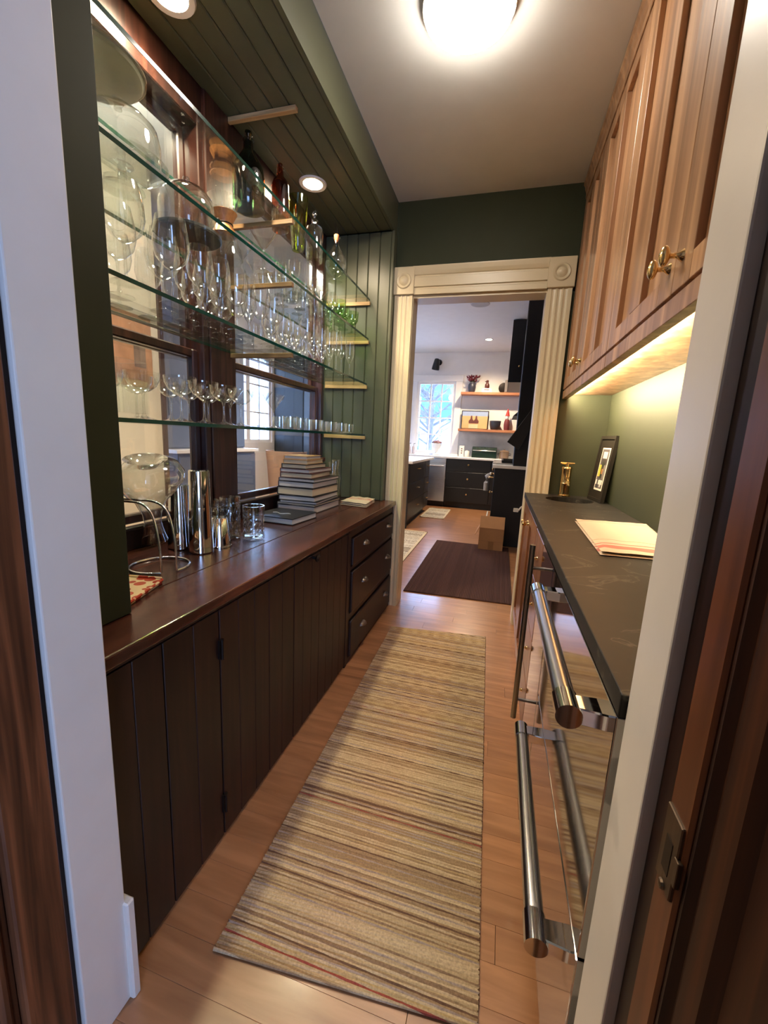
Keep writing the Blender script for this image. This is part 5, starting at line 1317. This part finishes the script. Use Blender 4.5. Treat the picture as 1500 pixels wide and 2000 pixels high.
for a in (6.47, 7.01): bx(-3.30, -3.28, a, a + .53, .1, 2.48).build('door', NAVY, t, bevel=0.004)
t = thing('tan_chair', 'tan curved-back chair seen through the second interior window', 'chair', (-2.0, 3.5, 0))
cx_, cy_ = -1.98, 3.55
vs = []; fs = []; n = 16
for k_ in (0, 1):
    r_ = .20 - .02 * k_
    for j, zz in enumerate((.55, .66, .80, .95, 1.05)):
        rr = r_ * (0.78 + .22 * j / 4)
        for i in range(n + 1):
            a = math.radians(-200 + 220 * i / n)
            vs.append((cx_ + rr * math.cos(a), cy_ + rr * math.sin(a) * .9, zz))
for k_ in (0, 1):
    for j in range(4):
        for i in range(n):
            a = k_ * 5 * (n + 1) + j * (n + 1) + i; fs.append((a, a + 1, a + n + 2, a + n + 1))
o_ = 5 * (n + 1)
for i in range(n):
    fs.append((4 * (n + 1) + i, 4 * (n + 1) + i + 1, o_ + 4 * (n + 1) + i + 1, o_ + 4 * (n + 1) + i)); fs.append((i, i + 1, o_ + i + 1, o_ + i))
for j in range(4):
    for i in (0, n): a = j * (n + 1) + i; fs.append((a, a + n + 1, o_ + a + n + 1, o_ + a))
MB().add(vs, fs).build('curved_back', TAN, t, smooth=True)
MB().lathe([(0, .52), (.15, .52), (.165, .54), (.16, .575), (0, .585)], (cx_, cy_, 0), 24).build('seat', TAN, t, smooth=True)
for sx in (-1, 1):
    for sy in (-1, 1): MB().tube([(cx_ + sx * .10, cy_ + sy * .10, .53), (cx_ + sx * .15, cy_ + sy * .15, .0)], [.016, .011], 8).build('leg', DARKW, t, smooth=True)
t = thing('wall_map', 'brown paper map pinned to the cream side hall wall', 'picture', (-2.595, 2.4, 1.65))
bx(-2.599, -2.594, 2.30, 2.62, 1.50, 2.0).build('sheet', plain('brown_map_paper', srgb(176, 128, 92), 0.8, mottle=0.2), t)
bx(-2.594, -2.592, 2.46, 2.56, 1.64, 1.82).build('map_drawing', plain('map_ink', srgb(120, 100, 84), 0.8, mottle=0.3), t)

# ================================================================== OUTSIDE the kitchen window
bx(-30, 30, 9.5, 60, -1.2, -1.0).build('ground_outside', plain('winter_lawn', srgb(170, 176, 176), 0.9, mottle=0.2), kind='structure')
t = thing('neighbour_house', 'pale neighbouring house with a blue-grey roof outside the kitchen window', 'house', (-6, 26, -1))
bx(-10, -3.2, 24, 30, -1, 2.6).build('walls', plain('house_siding', srgb(196, 200, 206), 0.8), t)
MB().prism([(-10.6, 2.5), (-2.4, 2.5), (-4.0, 6.4), (-8.6, 6.4)], 'Y', 23.6, 30.4).build('roof', plain('blue_roof', srgb(86, 118, 152), 0.8), t)
for xx in (-8.6, -5.2):
    w = bx(xx - .5, xx + .5, 23.95, 24.0, .2, 1.7).build('window', plain('house_window_%d' % int(-xx), srgb(70, 84, 100), 0.2), t)
BARK = plain('hazed_bark', srgb(112, 106, 104), 0.9, mottle=0.2)  # bark lightened, putting the haze outside into its colour
def tree(label, x, y, h, seed):
    rnd = random.Random(seed)
    t = thing('bare_tree', label, 'tree', (x, y, -1))
    m = MB(); m.tube([(x, y, -1), (x + .05, y, h * .4), (x - .02, y, h * .75)], [.13, .09, .05], 8); m.build('trunk', BARK, t)
    m = MB()
    for i in range(46):
        z0 = h * (.15 + .6 * rnd.random()); a = rnd.random() * 6.28; L = .7 + 1.3 * rnd.random()
        p0 = Vector((x, y, z0)); p1 = p0 + Vector((math.cos(a) * L * .6, math.sin(a) * L * .6, L * .35)); p2 = p1 + Vector((math.cos(a + .5) * L * .5, math.sin(a + .5) * L * .5, L * .25))
        m.tube([p0, p1, p2], [.035, .022, .010], 5)
        for q in range(3):
            b = a + rnd.uniform(-1.3, 1.3); s = p1.lerp(p2, rnd.random()); m.tube([s, s + Vector((math.cos(b) * .5, math.sin(b) * .5, rnd.uniform(-.1, .4)))], [.014, .006], 4)
    m.build('branches', BARK, t, kind='stuff')
tree('bare dark tree outside the right half of the kitchen window', -2.5, 14.5, 5.0, 3)
tree('bare tree farther left outside the kitchen window', -5.2, 18.0, 5.5, 5)
